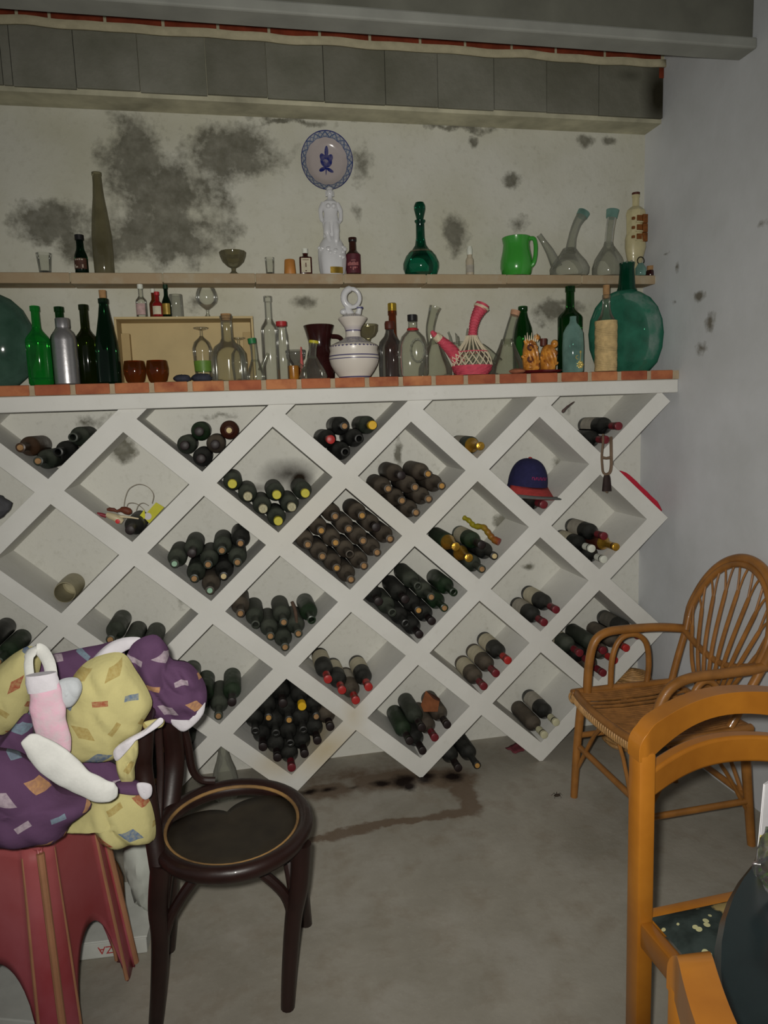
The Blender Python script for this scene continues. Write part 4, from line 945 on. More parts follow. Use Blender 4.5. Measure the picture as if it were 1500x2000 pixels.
porron(1112, .205, 'dusty grey glass porron with a long spout on the upper shelf', [(0, 0), (33, 0), (37, 5), (38, 16), (32, 28), (20, 42), (12, 54)], [(2, 46, 11), (6, 72, 8.2), (15, 98, 8.6), (27, 116, 11), (30, 121, 11.5)], [(-26, 18, 11), (-40, 46, 8), (-54, 66, 5.5), (-63, 78, 5)], M['frosted_glass'], Z=ZS,
       mouth=([(25.5, 113.5, 11.4), (30.5, 122, 12.2)], M['frosted_teal_glass']))
o, s = porron(1188, .2, 'dusty round carafe with a teal rim at the right of the upper shelf', [(0, 0), (28, 0), (31, 5), (31, 18), (26, 34), (17, 48), (10, 58), (8, 66)], [(0, 60, 8.5), (3, 88, 8.2), (6, 108, 9), (8, 124, 11)], None, M['frosted_glass'], Z=ZS, name='carafe', group=None,
       mouth=([(6, 110, 10.5), (8.4, 125, 12.2)], M['frosted_teal_glass']))
o['category'] = 'carafe'
X = spot(1238, .215, ZS); s = S((X, .215, ZS))
tw = thing('tower_bottle', 'cream and brown ceramic bottle shaped like a tower in the shelf corner', 'bottle', (X, .208, ZS+.0004))
cgl = simple('cream_glaze', lin((190, 180, 140)), .35, .15, 20, .1, coat=.2); bgl = simple('brown_stain_glaze', lin((120, 70, 26)), .4, .35, 60, .2)
MB().lathe(px([(0, 0), (14, 0), (15, 3), (12, 20), (17, 40), (21, 56), (20, 72), (17, 84), (0, 86)], s), 24, sy=.8, lobes=lambda a, z: .06*noise.noise(Vector((math.cos(a)*2, math.sin(a)*2, z*30)))).build('base', cgl, tw)
MB().lathe(px([(0, 56), (17, 56), (18, 62), (19, 110), (20, 118), (18, 124), (11, 130), (7, 132), (7, 148), (8, 149), (8, 153), (0, 153)], s), 8, sy=.8).build('tower', cgl, tw, smooth=20)
for k in range(3):
    MB().box((-6*s, -17.2*s, (68+17*k)*s), (4*s, -14.6*s, (78+17*k)*s), .0008).build('window_relief', bgl, tw)
    MB().box((6*s, -17.0*s, (64+17*k)*s), (16*s, -11.0*s, (80+17*k)*s), .001).build('brown_panel', bgl, tw)
    MB().box((-15*s, -16.4*s, (70+17*k)*s), (-10*s, -11.0*s, (75+17*k)*s), .001).build('brown_panel', bgl, tw)
    MB().box((-8*s, -17.6*s, (64.5+17*k)*s), (6*s, -14.6*s, (66.5+17*k)*s), .0006).build('sill', cgl, tw)
MB().lathe(px([(0, 153), (7.4, 153), (7.6, 157), (0, 158)], s), 14).build('stopper', waxm, tw)
o, s = stand('ring_bottle', 'tiny teal bottle with a wire ring beside the tower bottle', 'bottle', 1251, .168, ZS, [(0, 0), (9, 0), (10, 2), (10, 14), (6, 20), (5, 23), (0, 23)], M['frosted_teal_glass'], 'small bottles')
add(o, 'wire_ring', simple('dark_wire', lin((52, 46, 36)), .5, .2, 40, metal=.6), tube=[(7*math.cos(a), 0, 28+7*math.sin(a)) for a in [2*PI*k/20 for k in range(20)]], rad=1.1, s=s, closed=True)
o, s = stand('small_jar', 'small dark jar with a cork at the right end of the upper shelf', 'jar', 1270, .19, ZS, [(0, 0), (8, 0), (9, 3), (8.5, 9), (6.5, 12)], brown_gl)
add(o, 'cork', corkm['c'], [(0, 11), (6.4, 11), (6.8, 20), (0, 20)], s)
# ------------------------------------------------------------------ plate on the wall
def plate_mat(R):
    t = NT('painted_plate'); co = t.coord(); q = t.n('SeparateXYZ', {0: co}).outputs
    x, z = q[0], q[2]
    r = t.math('DIVIDE', t.math('SQRT', t.math('ADD', t.math('MULTIPLY', x, x), t.math('MULTIPLY', z, z))), R)
    a = t.math('ARCTAN2', z, x)
    def near(v, c, w): return t.math('LESS_THAN', t.math('ABSOLUTE', t.math('SUBTRACT', v, c)), w)
    rim = t.math('GREATER_THAN', r, .965)
    saw = t.math('MULTIPLY', t.math('ABSOLUTE', t.math('SUBTRACT', t.math('FRACT', t.math('MULTIPLY', a, 15/6.2832)), .5)), 2)
    saw2 = t.math('MULTIPLY', t.math('ABSOLUTE', t.math('SUBTRACT', t.math('FRACT', t.math('MULTIPLY_ADD', a, 15/6.2832, .5)), .5)), 2)
    rr = t.ramp(r, .80, .955)
    inb = t.math('MULTIPLY', t.math('GREATER_THAN', r, .80), t.math('LESS_THAN', r, .97))
    zig = t.math('MULTIPLY', inb, t.math('MAXIMUM', near(rr, saw, .17), t.math('MULTIPLY', near(rr, saw2, .12), .8)))
    scal = t.math('MULTIPLY', near(r, t.math('MULTIPLY_ADD', saw, .02, .80), .014), .85)
    ink = t.math('MAXIMUM', t.math('MAXIMUM', rim, zig), scal)
    def ell(cx, cz, rx, rz, ang=0):
        u = t.math('SUBTRACT', x, cx*R); v = t.math('SUBTRACT', z, cz*R); c_, s_ = math.cos(ang), math.sin(ang)
        u2 = t.math('ADD', t.math('MULTIPLY', u, c_/(rx*R)), t.math('MULTIPLY', v, s_/(rx*R)))
        v2 = t.math('ADD', t.math('MULTIPLY', u, -s_/(rz*R)), t.math('MULTIPLY', v, c_/(rz*R)))
        return t.math('LESS_THAN', t.math('ADD', t.math('MULTIPLY', u2, u2), t.math('MULTIPLY', v2, v2)), 1)
    fl = ell(0, .05, .23, .22)
    for e in ((0, .36, .075, .2, 0), (-.15, .16, .1, .14, .4), (.15, .16, .1, .14, -.4), (-.14, -.24, .14, .07, .5), (.15, -.25, .15, .06, -.4), (0, -.25, .02, .18, 0)):
        fl = t.math('MAXIMUM', fl, ell(*e))
    hole = t.math('MULTIPLY', ell(-.02, .02, .11, .09), t.ramp(t.noise(co, 120, 2), .4, .6))
    ink = t.math('MAXIMUM', ink, t.math('SUBTRACT', fl, t.math('MULTIPLY', hole, .5), clamp=True))
    c = t.mix(t.math('MULTIPLY', ink, t.ramp(t.noise(co, 60, 3), .2, .6, .7, 1)), lin((176, 166, 164)), lin((30, 40, 108)))
    c = t.mix(t.math('MULTIPLY', inb, .35), c, lin((120, 146, 160)))
    return t.done(t.bsdf(col=c, rough=.16, spec=.5, coat=.4))
pc = W(638, 315, Y=.235); RP = 53.5*S(pc)
prof = [(0, .012), (RP*.55, .011), (RP*.68, .006), (RP*.78, -.003), (RP, -.016), (RP*1.002, -.013), (RP*.78, .004), (RP*.5, .014), (0, .0155)]
o = MB().lathe([(r, -z) for r, z in prof], 56, rot=Matrix.Rotation(PI/2, 3, 'X')).build('wall_plate', plate_mat(RP), loc=(pc.x, .2365, pc.z), smooth=60)
o.scale = (.95, 1, 1.03); o.rotation_euler.y = .06
tag(o, 'white glazed plate with blue zigzag rim and blue flower hanging on the wall', 'plate')
# ------------------------------------------------------------------ odds and ends in the cells
def cellc(i, j): return i*HX, ZR-j*HZ
# navy cap with a red brim line, pushed into its cell
cx, cz = cellc(6, 0)
p = W(1030, 950, Y=.145); s = S(p)*.92
cp = thing('baseball_cap', 'navy baseball cap with a red brim and red button, in the cell right of the labelled bottle', 'cap', (p.x, .145, p.z))
cp['label'] = 'navy baseball cap with red lettering and red brim tucked in a cell'
navy = simple('navy_cloth', lin((36, 36, 76)), .9, .15, 60, .3); redb = simple('red_cloth', lin((176, 62, 60)), .85, .12, 60, .3); greyb = simple('grey_brim_cloth', lin((98, 100, 98)), .9, .1, 60, .2)
dome = []
for k in range(13):
    th = PI/2*k/12; dome.append((41*math.cos(th)**.8, 4+56*math.sin(th)))
MB().lathe(px([(43, -6)]+dome, s), 32, sy=1.05).build('crown', navy, cp, mods=[('SOLIDIFY', dict(thickness=.002))])
MB().ball((0, 0, 60.5*s), 4*s, (1, 1, .6), 10, 6).build('button', redb, cp)
def brim(mb, r0, r1, z0, dz, y0=0):
    vs = []; n = 18; mrow = 5
    for k in range(n+1):
        a = PI+PI*k/n
        for q in range(mrow):
            f = q/(mrow-1)
            x = math.cos(a)*(r0+(r1-r0)*.18*f)*s; y = math.sin(a)*(r0*1.05+(r1-r0)*f*abs(math.sin(a))**.6)*s
            vs.append((x, y, (z0-dz*f+8*(math.cos(a)**2)*0-14*f*math.cos(a)**2*.5)*s))
    mb.add(vs, [(k*mrow+q, (k+1)*mrow+q, (k+1)*mrow+q+1, k*mrow+q+1) for k in range(n) for q in range(mrow-1)])
    return mb
brim(MB(), 42, 84, 2, 18).build('brim', redb, cp, mods=[('SOLIDIFY', dict(thickness=.004))])
brim(MB(), 79, 87, -11, 3).build('brim_edge', greyb, cp, mods=[('SOLIDIFY', dict(thickness=.005))])
lm_ = simple('magenta_thread', lin((150, 30, 82)), .8, .1, 60)
let = MB()
for k in range(9):
    a0 = -PI/2-.42+.093*k
    wrap(let, 43.6*s, 18*s, 24*s, a0, a0+.022, 2); wrap(let, 43.6*s, (18 if k % 2 else 22.5)*s, (19.5 if k % 2 else 24)*s, a0, a0+.07, 2)
    if k % 3: wrap(let, 43.6*s, 20.4*s, 21.6*s, a0, a0+.06, 2)
let.xf(Matrix.Scale(1.06, 4, (0, 1, 0))).build('lettering', lm_, cp)
cp.rotation_euler = (.04, .10, .17)
# wine-sampling oddments on a string in the string-tag cell
cx, cz = cellc(0, 0)
def wp(x, y, Y): return W(x, y, Y=Y)
p0 = wp(246, 700+320, .05)
strg = simple('pale_string', lin((150, 140, 124)), .9, .1, 60)
def zz(x, y, Y=.1): return wp(180.8+x/10, 939.2+y/10, Y)
tg = thing('string_tag', 'yellow card tag on a thin string loop leaning in the cell', 'tag', zz(1150, 650, .13))
lo = tg.location
ycard = simple('yellow_card', lin((196, 192, 62)), .8, .08, 30)
a_, b_, c_, d_ = [zz(*q, .13) for q in ((1240, 420), (1400, 515), (1110, 830), (990, 700))]
nrm = Vector((0, .0016, 0))
MB().add([a_-nrm, b_-nrm, c_-nrm, d_-nrm, a_+nrm, b_+nrm, c_+nrm, d_+nrm], [(0, 1, 2, 3), (7, 6, 5, 4), (0, 4, 5, 1), (1, 5, 6, 2), (2, 6, 7, 3), (3, 7, 4, 0)]).build('card', ycard, tg, world=True, smooth=0)
f_ = [zz(*q, .118) for q in ((1010, 560), (1030, 690), (990, 800), (890, 720))]
MB().add([f_[0], f_[1], f_[2], f_[3]], [(0, 1, 2, 3)]).build('folded_corner', simple('bright_yellow_card', lin((214, 210, 60)), .8, .08, 30), tg, world=True, smooth=0, mods=[('SOLIDIFY', dict(thickness=.001))])
pc2 = zz(1080, 690, .124)
MB().lathe([(0, 0), (.013, 0), (.013, .0015), (0, .0015)], 20, rot=Matrix.Rotation(PI/2, 3, 'X'), c=pc2).build('white_seal', simple('white_paper', lin((206, 200, 204)), .8, .05, 30), tg, world=True)
MB().tube(crm([zz(610, 500), zz(640, 320), zz(720, 150), zz(900, 65), zz(1080, 120), zz(1190, 270), zz(1160, 440)], 8), .0011, 6).build('string', strg, tg, world=True)
MB().tube(crm([zz(670, 500), zz(700, 440), zz(800, 430), zz(900, 470), zz(1000, 560)], 8), .0011, 6).build('string', strg, tg, world=True)
MB().tube(crm([zz(850, 580), zz(900, 470), zz(990, 430), zz(1090, 480)], 8), .0011, 6).build('string', strg, tg, world=True)
wd = thing('wooden_spigot', 'small turned brown wooden spigot above the cream plastic tap', 'spigot', zz(500, 580, .06))
brw = simple('reddish_wood', lin((104, 52, 34)), .6, .2, 30)
MB().tube([zz(q, r_, .06) for q, r_ in ((280, 560), (330, 555), (420, 565), (470, 590), (530, 575), (570, 560), (640, 575), (720, 600), (765, 600))], [.004, .0068, .0068, .0045, .0055, .010, .0135, .0125, .006], 14).build('turned_body', brw, wd, world=True)
tp = thing('plastic_tap', 'cream plastic barrel tap with a red spout lying in the string-tag cell', 'tap', zz(480, 770, .03))
crp = simple('cream_plastic', lin((198, 184, 150)), .45, .08, 20)
MB().tube([zz(q, r_, .03) for q, r_ in ((270, 650), (340, 680), (430, 710), (520, 760), (590, 800))], [.008, .0115, .0135, .0135, .009], 16).build('body', crp, tp, world=True)
MB().tube([zz(q, r_, .03) for q, r_ in ((430, 690), (600, 700), (760, 715), (900, 740))], [.007, .0045, .0035, .0025], 10).build('arm', crp, tp, world=True)
MB().tube([zz(90, 645, .03), zz(180, 660, .03), zz(270, 690, .03)], [.0062, .0066, .0066], 12).build('red_spout', simple('dull_red_plastic', lin((134, 44, 56)), .4, .1, 30), tp, world=True)
MB().lathe([(0, 0), (.0078, 0), (.0078, .003), (0, .004)], 16, rot=Matrix.Rotation(PI/2, 3, 'X'), c=zz(492, 790, .017)).build('red_button', simple('red_plastic', lin((196, 40, 44)), .4, .1, 30), tp, world=True)
# grey stone at the left edge, frosted jar lying in the cell below it
p = W(-8, 985, Y=.08); cx, cz = cellc(-2, 0)
tag(MB().ball((0, 0, 0), .062, (1.15, 1.0, .72), 22, 14, .16, 10).build('grey_stone', simple('grey_stone', lin((86, 86, 90)), .85, .25, 18, .5), loc=(p.x-.03, .10, p.z-.012)), 'rough grey stone in the cell at the left edge', 'stone')
cx, cz = cellc(-1, 1); p = W(115, 1160, Y=.06)
pp = relax([(p.x, p.z)], -1, 1, r=.0405)[0]
jr = MB().lathe([(0, 0), (.034, 0), (.039, .006), (.040, .05), (.0385, .12), (.036, .15), (.034, .152), (.0345, .148), (.037, .10), (.0375, .05)], 30, rot=Matrix.Rotation(PI/2, 3, 'X')).build('frosted_jar', simple('dusty_jar_glass', lin((164, 156, 126)), .45, .15, 20, .1), loc=(pp[0], .225, pp[1]))
tag(jr, 'dusty olive glass tumbler lying alone in a cell at the left', 'jar')
# yellow and red stick, thin brown stick, carton scrap
def stick_mat():
    t = NT('yellow_red_resin'); co = t.coord(); y = t.n('SeparateXYZ', {0: co}).outputs[0]
    c = t.mix(t.ramp(y, -.02, .05), lin((150, 140, 30)), lin((140, 40, 36)))
    return t.done(t.bsdf(col=c, rough=.4, coat=.2, normal=t.bump(t.noise(co, 60, 4), .4)))
st = thing('resin_stick', 'knobbly stick fading from yellow to red, leaning on the labelled bottle', 'stick', W(945, 1040, Y=.07))
def zs(x, y, Y): return W(830+x*170/1500, 1010+y*170/1500, Y=Y)
MB().tube(crm([zs(665, 5, .16), zs(760, 60, .14), zs(850, 150, .12), zs(1000, 170, .09), zs(1090, 270, .07), zs(1170, 370, .05), zs(1280, 430, .03)], 5),
          [(.009+.0016*math.sin(k*1.7)+.00014*k) if k < 26 else .0145 for k in range(31)], 12).build('shaft', stick_mat(), st, world=True)
p = W(576, 1195, Y=.08)
tag(MB().tube(crm([W(570, 1175, Y=.1)-p, W(577, 1195, Y=.08)-p, W(580, 1222, Y=.05)-p], 5), [.006, .0065, .007, .007, .0068, .007, .0068, .0065, .006, .006, .005], 10).build('brown_stick', simple('brown_stick', lin((88, 70, 58)), .9, .25, 40, .3), loc=p), 'short brown stick standing between two dusty bottles', 'stick')
cs = thing('carton_scrap', 'folded scrap of orange brown carton lying on the bottles', 'carton', W(838, 1370, Y=.06))
def zc(x, y, Y): return W(700+x/2.586, 1050+y/2.586, Y=Y)
MB().add([zc(340, 775, .1), zc(410, 815, .08), zc(400, 880, .02), zc(315, 845, .03), zc(410, 880, .03), zc(330, 880, .0)], [(0, 1, 2, 3), (3, 2, 5)]).build('flap', simple('orange_carton', lin((150, 92, 58)), .85, .2, 30), cs, world=True, smooth=0, mods=[('SOLIDIFY', dict(thickness=.002))])
MB().add([zc(340, 775, .1), zc(408, 812, .08), zc(412, 828, .06), zc(330, 795, .09)], [(0, 1, 2, 3)]).build('dark_fold', simple('dark_carton', lin((72, 42, 30)), .85, .2, 30), cs, world=True, smooth=0, mods=[('SOLIDIFY', dict(thickness=.002))])
# red strip of cloth on the right-most slab
n0 = Vector((node(7, 0)[0]+NX, 0, node(7, 0)[1])); n1 = Vector((node(8, 1)[0], 0, node(8, 1)[1]+NZ)); dd = (n1-n0).normalized(); nn_ = Vector((-dd.z, 0, dd.x))
if nn_.z < 0: nn_ = -nn_
rs = MB(); vs = []
L0, L1 = .055, .300
for k in range(13):
    f = k/12; h = .0185*min(1, .35+f*5, .35+(1-f)*5)+.0008*math.sin(k*2.1)
    b = n0+dd*(L0+(L1-L0)*f)
    for (yy, hh) in ((.004, .0006), (.004, h), (.04, h*1.1), (.09, h), (.09, .0006)): vs.append(b+nn_*hh+Vector((0, yy, 0)))
rs.add(vs, [(k*5+q, (k+1)*5+q, (k+1)*5+q+1, k*5+q+1) for k in range(12) for q in range(4)]+[(0, 1, 2, 3, 4), (64, 63, 62, 61, 60)])
rs.add([], [])
p = n0+dd*.15
tag(rs.xf(Matrix.Translation(-p)).build('red_cloth', simple('crimson_cloth', lin((176, 30, 52)), .85, .15, 40, .3), loc=p), 'folded strip of crimson cloth lying on the sloping slab by the right wall', 'cloth')
# cowbell on a wooden collar strap
def zb(x, y, Y=-.055): return W(1150+x/5.716, 700+y/5.716, Y=Y)
cb = thing('cowbell', 'small dark cowbell hanging from a forked wooden collar in front of the rack', 'bell', zb(195, 1250))
strap = simple('worn_leather', lin((112, 92, 74)), .8, .2, 40, .3)
MB().tube(crm([zb(160, 850, -.04), zb(158, 950), zb(145, 1090), zb(150, 1200), zb(160, 1270), zb(195, 1295), zb(235, 1270), zb(250, 1200), zb(250, 1090), zb(248, 950), zb(246, 880, -.04)], 6), .0062, 10, flat=.7).build('collar', strap, cb, world=True)
MB().tube([zb(140, 1105), zb(195, 1115), zb(252, 1105)], [.0062, .005, .0062], 10).build('cross_tie', strap, cb, world=True)
bl_ = zb(200, 1480); s = S(bl_)/5.716
MB().lathe([(55*s, 0), (50*s, 60*s), (42*s, 140*s), (34*s, 175*s), (10*s, 182*s), (0, 183*s)], 20, c=bl_, sy=.75).build('bell', simple('rusty_iron', lin((50, 36, 34)), .7, .3, 40, .3, metal=.4), cb, world=True)
MB().ball(bl_+Vector((0, 0, -8*s)), 15*s).tube([bl_+Vector((0, 0, -4*s)), bl_+Vector((0, 0, 90*s))], 5*s, 8).build('clapper', strap, cb, world=True)
# curved twig in the half cell at top right
p = W(1108, 795, Y=.06)
tag(MB().tube(crm([W(1098, 805, Y=.05)-p, W(1106, 796, Y=.06)-p, W(1122, 784, Y=.09)-p], 5), [.003, .005, .006, .005, .004, .004, .004, .003, .003, .002, .001], 8).build('twig', simple('grey_twig', lin((96, 78, 74)), .9, .2, 50), loc=p), 'short grey twig on the slab in the half cell under the demijohn', 'twig')
# ------------------------------------------------------------------ on the floor by the rack
X = spot(442, .05, .0); s = S((X, .05, 0))
o = MB().lathe(px([(0, 0), (22, 0), (24, 3), (24, 38), (21, 56), (14, 76), (10, 92), (9.5, 104), (10.5, 105), (10.5, 110), (8, 110)], s), 26).build('floor_bottle', M['frosted_glass'], loc=(X, .05, .0004))
tag(o, 'dusty clear bottle standing on the floor behind the bentwood chair', 'bottle')
p = W(1005, 1455, Z=0)
vs = []; fs = []
for a in range(7):
    for b in range(5):
        vs.append((-.045+.015*a, -.03+.015*b, .006+.010*noise.noise(Vector((a*.9, b*.8, 2)))))
fs = [(a*5+b, (a+1)*5+b, (a+1)*5+b+1, a*5+b+1) for a in range(6) for b in range(4)]
o = MB().add(vs, fs).build('red_rag', simple('dull_red_rag', lin((112, 52, 60)), .9, .2, 40, .3), loc=(p.x, .12, .0), mods=[('SOLIDIFY', dict(thickness=.004))]); o.rotation_euler.z = .4
tag(o, 'small dull red rag on the floor under the rack', 'rag')
p = W(1088, 1556, Z=0)
bug = MB()  # dead insect on the floor: small body, thin bent legs
bug.ball((0, 0, .005), .009, (1.4, .8, .5), 10, 6, .3, 60)
for k in range(5): bug.tube([(0, 0, .006), (.012*math.cos(k*1.3), .010*math.sin(k*1.3), .012), (.022*math.cos(k*1.3), .018*math.sin(k*1.3), .001)], [.0014, .001, .0006], 5)
tag(bug.build('dead_insect', simple('dead_insect', lin((58, 48, 38)), .9, .3, 60), loc=(p.x, p.y, 0.0006)), 'tiny crumpled dead insect on the floor beside the wicker armchair leg', 'insect')
# ------------------------------------------------------------------ dark bentwood chair
dkw = simple('dark_bentwood', lin((36, 20, 17)), .40, .25, 14, .12, coat=.15)
dkw2 = simple('worn_dark_ply', lin((48, 42, 32)), .55, .3, 9, .15, col2=lin((30, 24, 18)))
rawe = simple('raw_wood_edge', lin((150, 116, 70)), .7, .2, 7, .2, col2=lin((60, 42, 28)))
bc = thing('bentwood_chair', 'dark bentwood chair with a round seat split open at the back edge', 'chair', (.306, -.89, 0))
ZSEAT = .45
cs_ = Vector((.310, -.888, 0)); RX, RY, ROT = .187, .203, .12
def seatpt(a, k=1.0, z=ZSEAT):
    x, y = RX*k*math.cos(a), RY*k*math.sin(a)
    return Vector((cs_.x+x*math.cos(ROT)-y*math.sin(ROT), cs_.y+x*math.sin(ROT)+y*math.cos(ROT), z))
MB().tube([seatpt(2*PI*k/48, .93, ZSEAT-.022) for k in range(48)], .0225, 14, closed=True, flat=.85).build('seat_ring', dkw, bc, world=True)
MB().tube([seatpt(2*PI*k/48, .845, ZSEAT-.012) for k in range(48)], .0045, 8, closed=True).build('inner_lip', rawe, bc, world=True)
# plywood panel: heart-shaped, broken away along the back
pv = []
for k in range(64):
    a = 2*PI*k/64; q = .835
    d = math.atan2(math.sin(a-1.62), math.cos(a-1.62))
    if abs(d) < 1.05:
        t_ = abs(d)/1.05
        q = .82-(.50*(1-t_)**1.05 if d > 0 else .46*(1-t_)**1.0)
    pv.append(seatpt(a, q, ZSEAT-.020+.004*math.cos(a)))
ctr = seatpt(0, 0, ZSEAT-.028)
pm = MB(); n_ = len(pv); allv = [ctr]
for f in (.35, .7, 1.0): allv += [ctr.lerp(v, f)+Vector((0, 0, -.003*(1-f))) for v in pv]
fc = [(0, 1+k, 1+(k+1) % n_) for k in range(n_)]
for rr in range(2): fc += [(1+rr*n_+k, 1+(rr+1)*n_+k, 1+(rr+1)*n_+(k+1) % n_, 1+rr*n_+(k+1) % n_) for k in range(n_)]
pm.add(allv, fc).build('seat_panel', dkw2, bc, world=True, mods=[('SOLIDIFY', dict(thickness=.005))])
def foot(px_, py_): return W(px_, py_, Z=0)
legs = {'fr': (foot(562, 1968), W(536, 1690, Z=.42)), 'fl': (foot(304, 2010), W(312, 1655, Z=.425)), 'br': (foot(598, 1805), W(568, 1640, Z=.42)), 'bl': (foot(326, 1856), W(352, 1700, Z=.42))}
legs['br'] = (foot(598, 1805), seatpt(.35, .93, .42)); legs['bl'] = (foot(330, 1856), seatpt(PI-.55, .93, .42)); legs['fl'] = (foot(304, 2010), seatpt(PI+.40, .98, .425)); legs['fr'] = (foot(562, 1968), seatpt(-.62, .95, .42))
for k_, (f0, t0) in legs.items():
    mid = f0.lerp(t0, .55); out = Vector((mid.x-cs_.x, mid.y-cs_.y, 0)).normalized()
    top_ = t0.copy()
    path = crm([top_+Vector((0, 0, -.004)), f0.lerp(t0, .75)+out*.004, mid-out*.004, f0.lerp(t0, .25)-out*.004, f0+Vector((0, 0, .0))], 6)
    mb = MB().tube(path, [.0245-.0075*i/(len(path)-1) for i in range(len(path))], 12)
    mb.v = [(x, y, max(z, .0003)) for x, y, z in mb.v]
    mb.build('leg', dkw, bc, world=True)
def legat(k_, z): f0, t0 = legs[k_]; return f0.lerp(t0, (z-f0.z)/(t0.z-f0.z))
for a_, b_ in (('fl', 'fr'), ('fr', 'br'), ('br', 'bl'), ('bl', 'fl')):
    p0, p1 = legat(a_, .17), legat(b_, .20); m_ = (p0+p1)/2; inn = (Vector((cs_.x, cs_.y, 0))-Vector((m_.x, m_.y, 0)))*.28
    q0, q1 = legat(a_, .27), legat(b_, .29)
    pts = crm([p0, q0.lerp(m_+inn, .18)+Vector((0, 0, .03)), (m_+inn*.9).lerp(q0, .35)+Vector((0, 0, .16)), m_+inn+Vector((0, 0, .212)), (m_+inn*.9).lerp(q1, .35)+Vector((0, 0, .15)), q1.lerp(m_+inn, .18)+Vector((0, 0, .02)), p1], 6)
    MB().tube(pts, .0125, 10).build('brace_arch', dkw, bc, world=True)
# back: two posts rising from the rear (left) legs, a bent top rail and slats
pA = [seatpt(PI-.62, 1.0, .40), W(341, 1490, Y=-.735), W(334, 1420, Y=-.755), W(330, 1375, Y=-.765)]
pB = [seatpt(PI+.42, 1.02, .40), W(283, 1520, Y=-.94), W(281, 1470, Y=-.945), W(283, 1425, Y=-.945)]
MB().tube(crm(pA, 6), .025, 12, flat=.62, flatdir=(1, .2, 0)).build('back_post', dkw, bc, world=True)
MB().tube(crm(pB, 6), .020, 12, flat=.7, flatdir=(1, .2, 0)).build('back_post', dkw, bc, world=True)
MB().tube(crm([pA[-1]-Vector((0, 0, .01)), pA[-1].lerp(pB[-1], .25)+Vector((-.01, 0, .02)), pA[-1].lerp(pB[-1], .75)+Vector((-.01, 0, .02)), pB[-1]-Vector((0, 0, .01))], 8), .018, 12).build('top_rail', dkw, bc, world=True)
for f in (.5,):
    MB().tube([pA[0].lerp(pB[0], f)+Vector((-.01, 0, .04)), pA[1].lerp(pB[1], f), pA[3].lerp(pB[3], f)], .009, 8, flat=.6, flatdir=(1, 0, 0)).build('back_slat', dkw, bc, world=True)
MB().tube(crm([W(352, 1395, Y=-.735), W(366, 1450, Y=-.72), W(375, 1500, Y=-.71), W(392, 1522, Y=-.70), W(420, 1525, Y=-.70)], 6), .0105, 10).build('side_bracket', dkw, bc, world=True)
# ------------------------------------------------------------------ rattan armchair
rat = simple('rattan_cane', lin((150, 100, 46)), .42, .25, 16, .12, coat=.2)
rat2 = simple('rattan_weave', lin((142, 96, 48)), .55, .3, 30, .2)
rat3 = simple('pale_rattan_wrap', lin((182, 140, 88)), .55, .25, 50, .3)
rc = thing('rattan_armchair', 'rattan armchair with a fan-shaped back standing by the right wall', 'armchair', (1.71, -.487, 0))
YF, YN = -.283, -.69
def rt(name, pts, rad, mat=rat, seg=12, n=6, parent=None, **k):
    return MB().tube(crm(pts, n), rad, seg, **k).build(name, mat, parent or rc, world=True)
rt('arm', [W(1146, 1368, Y=YF), W(1150, 1300, Y=YF), W(1160, 1256, Y=YF), W(1182, 1236, Y=YF), W(1222, 1229, Y=YF), W(1290, 1225, Y=YF), W(1342, 1228, Y=YF-.005)], .0158)
rt('arm', [W(1272, 1432, Y=YN), W(1290, 1375, Y=YN), W(1312, 1342, Y=YN), W(1350, 1324, Y=YN), W(1410, 1316, Y=YN), W(1470, 1308, Y=YN), W(1500, 1300, Y=YN+.005)], .0160)
rt('arm_hoop', [W(1192, 1350, Y=YF+.01), W(1196, 1285, Y=YF+.01), W(1212, 1248, Y=YF+.01), W(1240, 1239, Y=YF+.01), W(1262, 1256, Y=YF+.01), W(1267, 1300, Y=YF+.01), W(1260, 1348, Y=YF+.01)], .0105)
rt('arm_hoop', [W(1337, 1412, Y=YN+.02), W(1348, 1372, Y=YN+.02), W(1362, 1342, Y=YN+.02), W(1380, 1330, Y=YN+.02), W(1400, 1345, Y=YN+.02), W(1402, 1400, Y=YN+.02)], .0105)
# back frame
YC = -.487
def bx_(z): return 1.93+.30*(z-.55)
arch = [Vector((bx_(.595), YF-.004, .595))]
for k in range(1, 16):
    a = PI*k/16
    z = .60+.285*math.sin(a)**.9
    arch.append(Vector((bx_(z), YC+.215*math.cos(a), z)))
arch.append(Vector((bx_(.595), YN+.004, .595)))
rt('back_arch', arch, .0165, n=3)
rt('back_arch', [Vector((p.x-.012, YC+(p.y-YC)*.93, .6+(p.z-.6)*.935)) for p in arch], .0115, n=3)
rt('back_post', [Vector((bx_(.595), YF-.004, .60)), W(1322, 1290, Y=YF), W(1309, 1342, Y=YF), W(1304, 1370, Y=YF)], .0125)
rt('back_post', [Vector((bx_(.595), YN+.004, .60)), W(1466, 1345, Y=YN), W(1440, 1395, Y=YN), W(1425, 1420, Y=YN)], .0135)
mid = [Vector((bx_(.59)-.012, YF-.01+(YN-YF+.02)*k/8, .592-.055*math.sin(PI*k/8))) for k in range(9)]
rt('back_band', mid, .0115, n=3)
base_c = Vector((1.895, YC, .385))
def archpt(f):                          # point on the inner arch, f in 0..1
    i = f*(len(arch)-1); k = min(int(i), len(arch)-2); p = arch[k].lerp(arch[k+1], i-k)
    return Vector((p.x-.014, YC+(p.y-YC)*.92, .6+(p.z-.6)*.92))
NS = 9
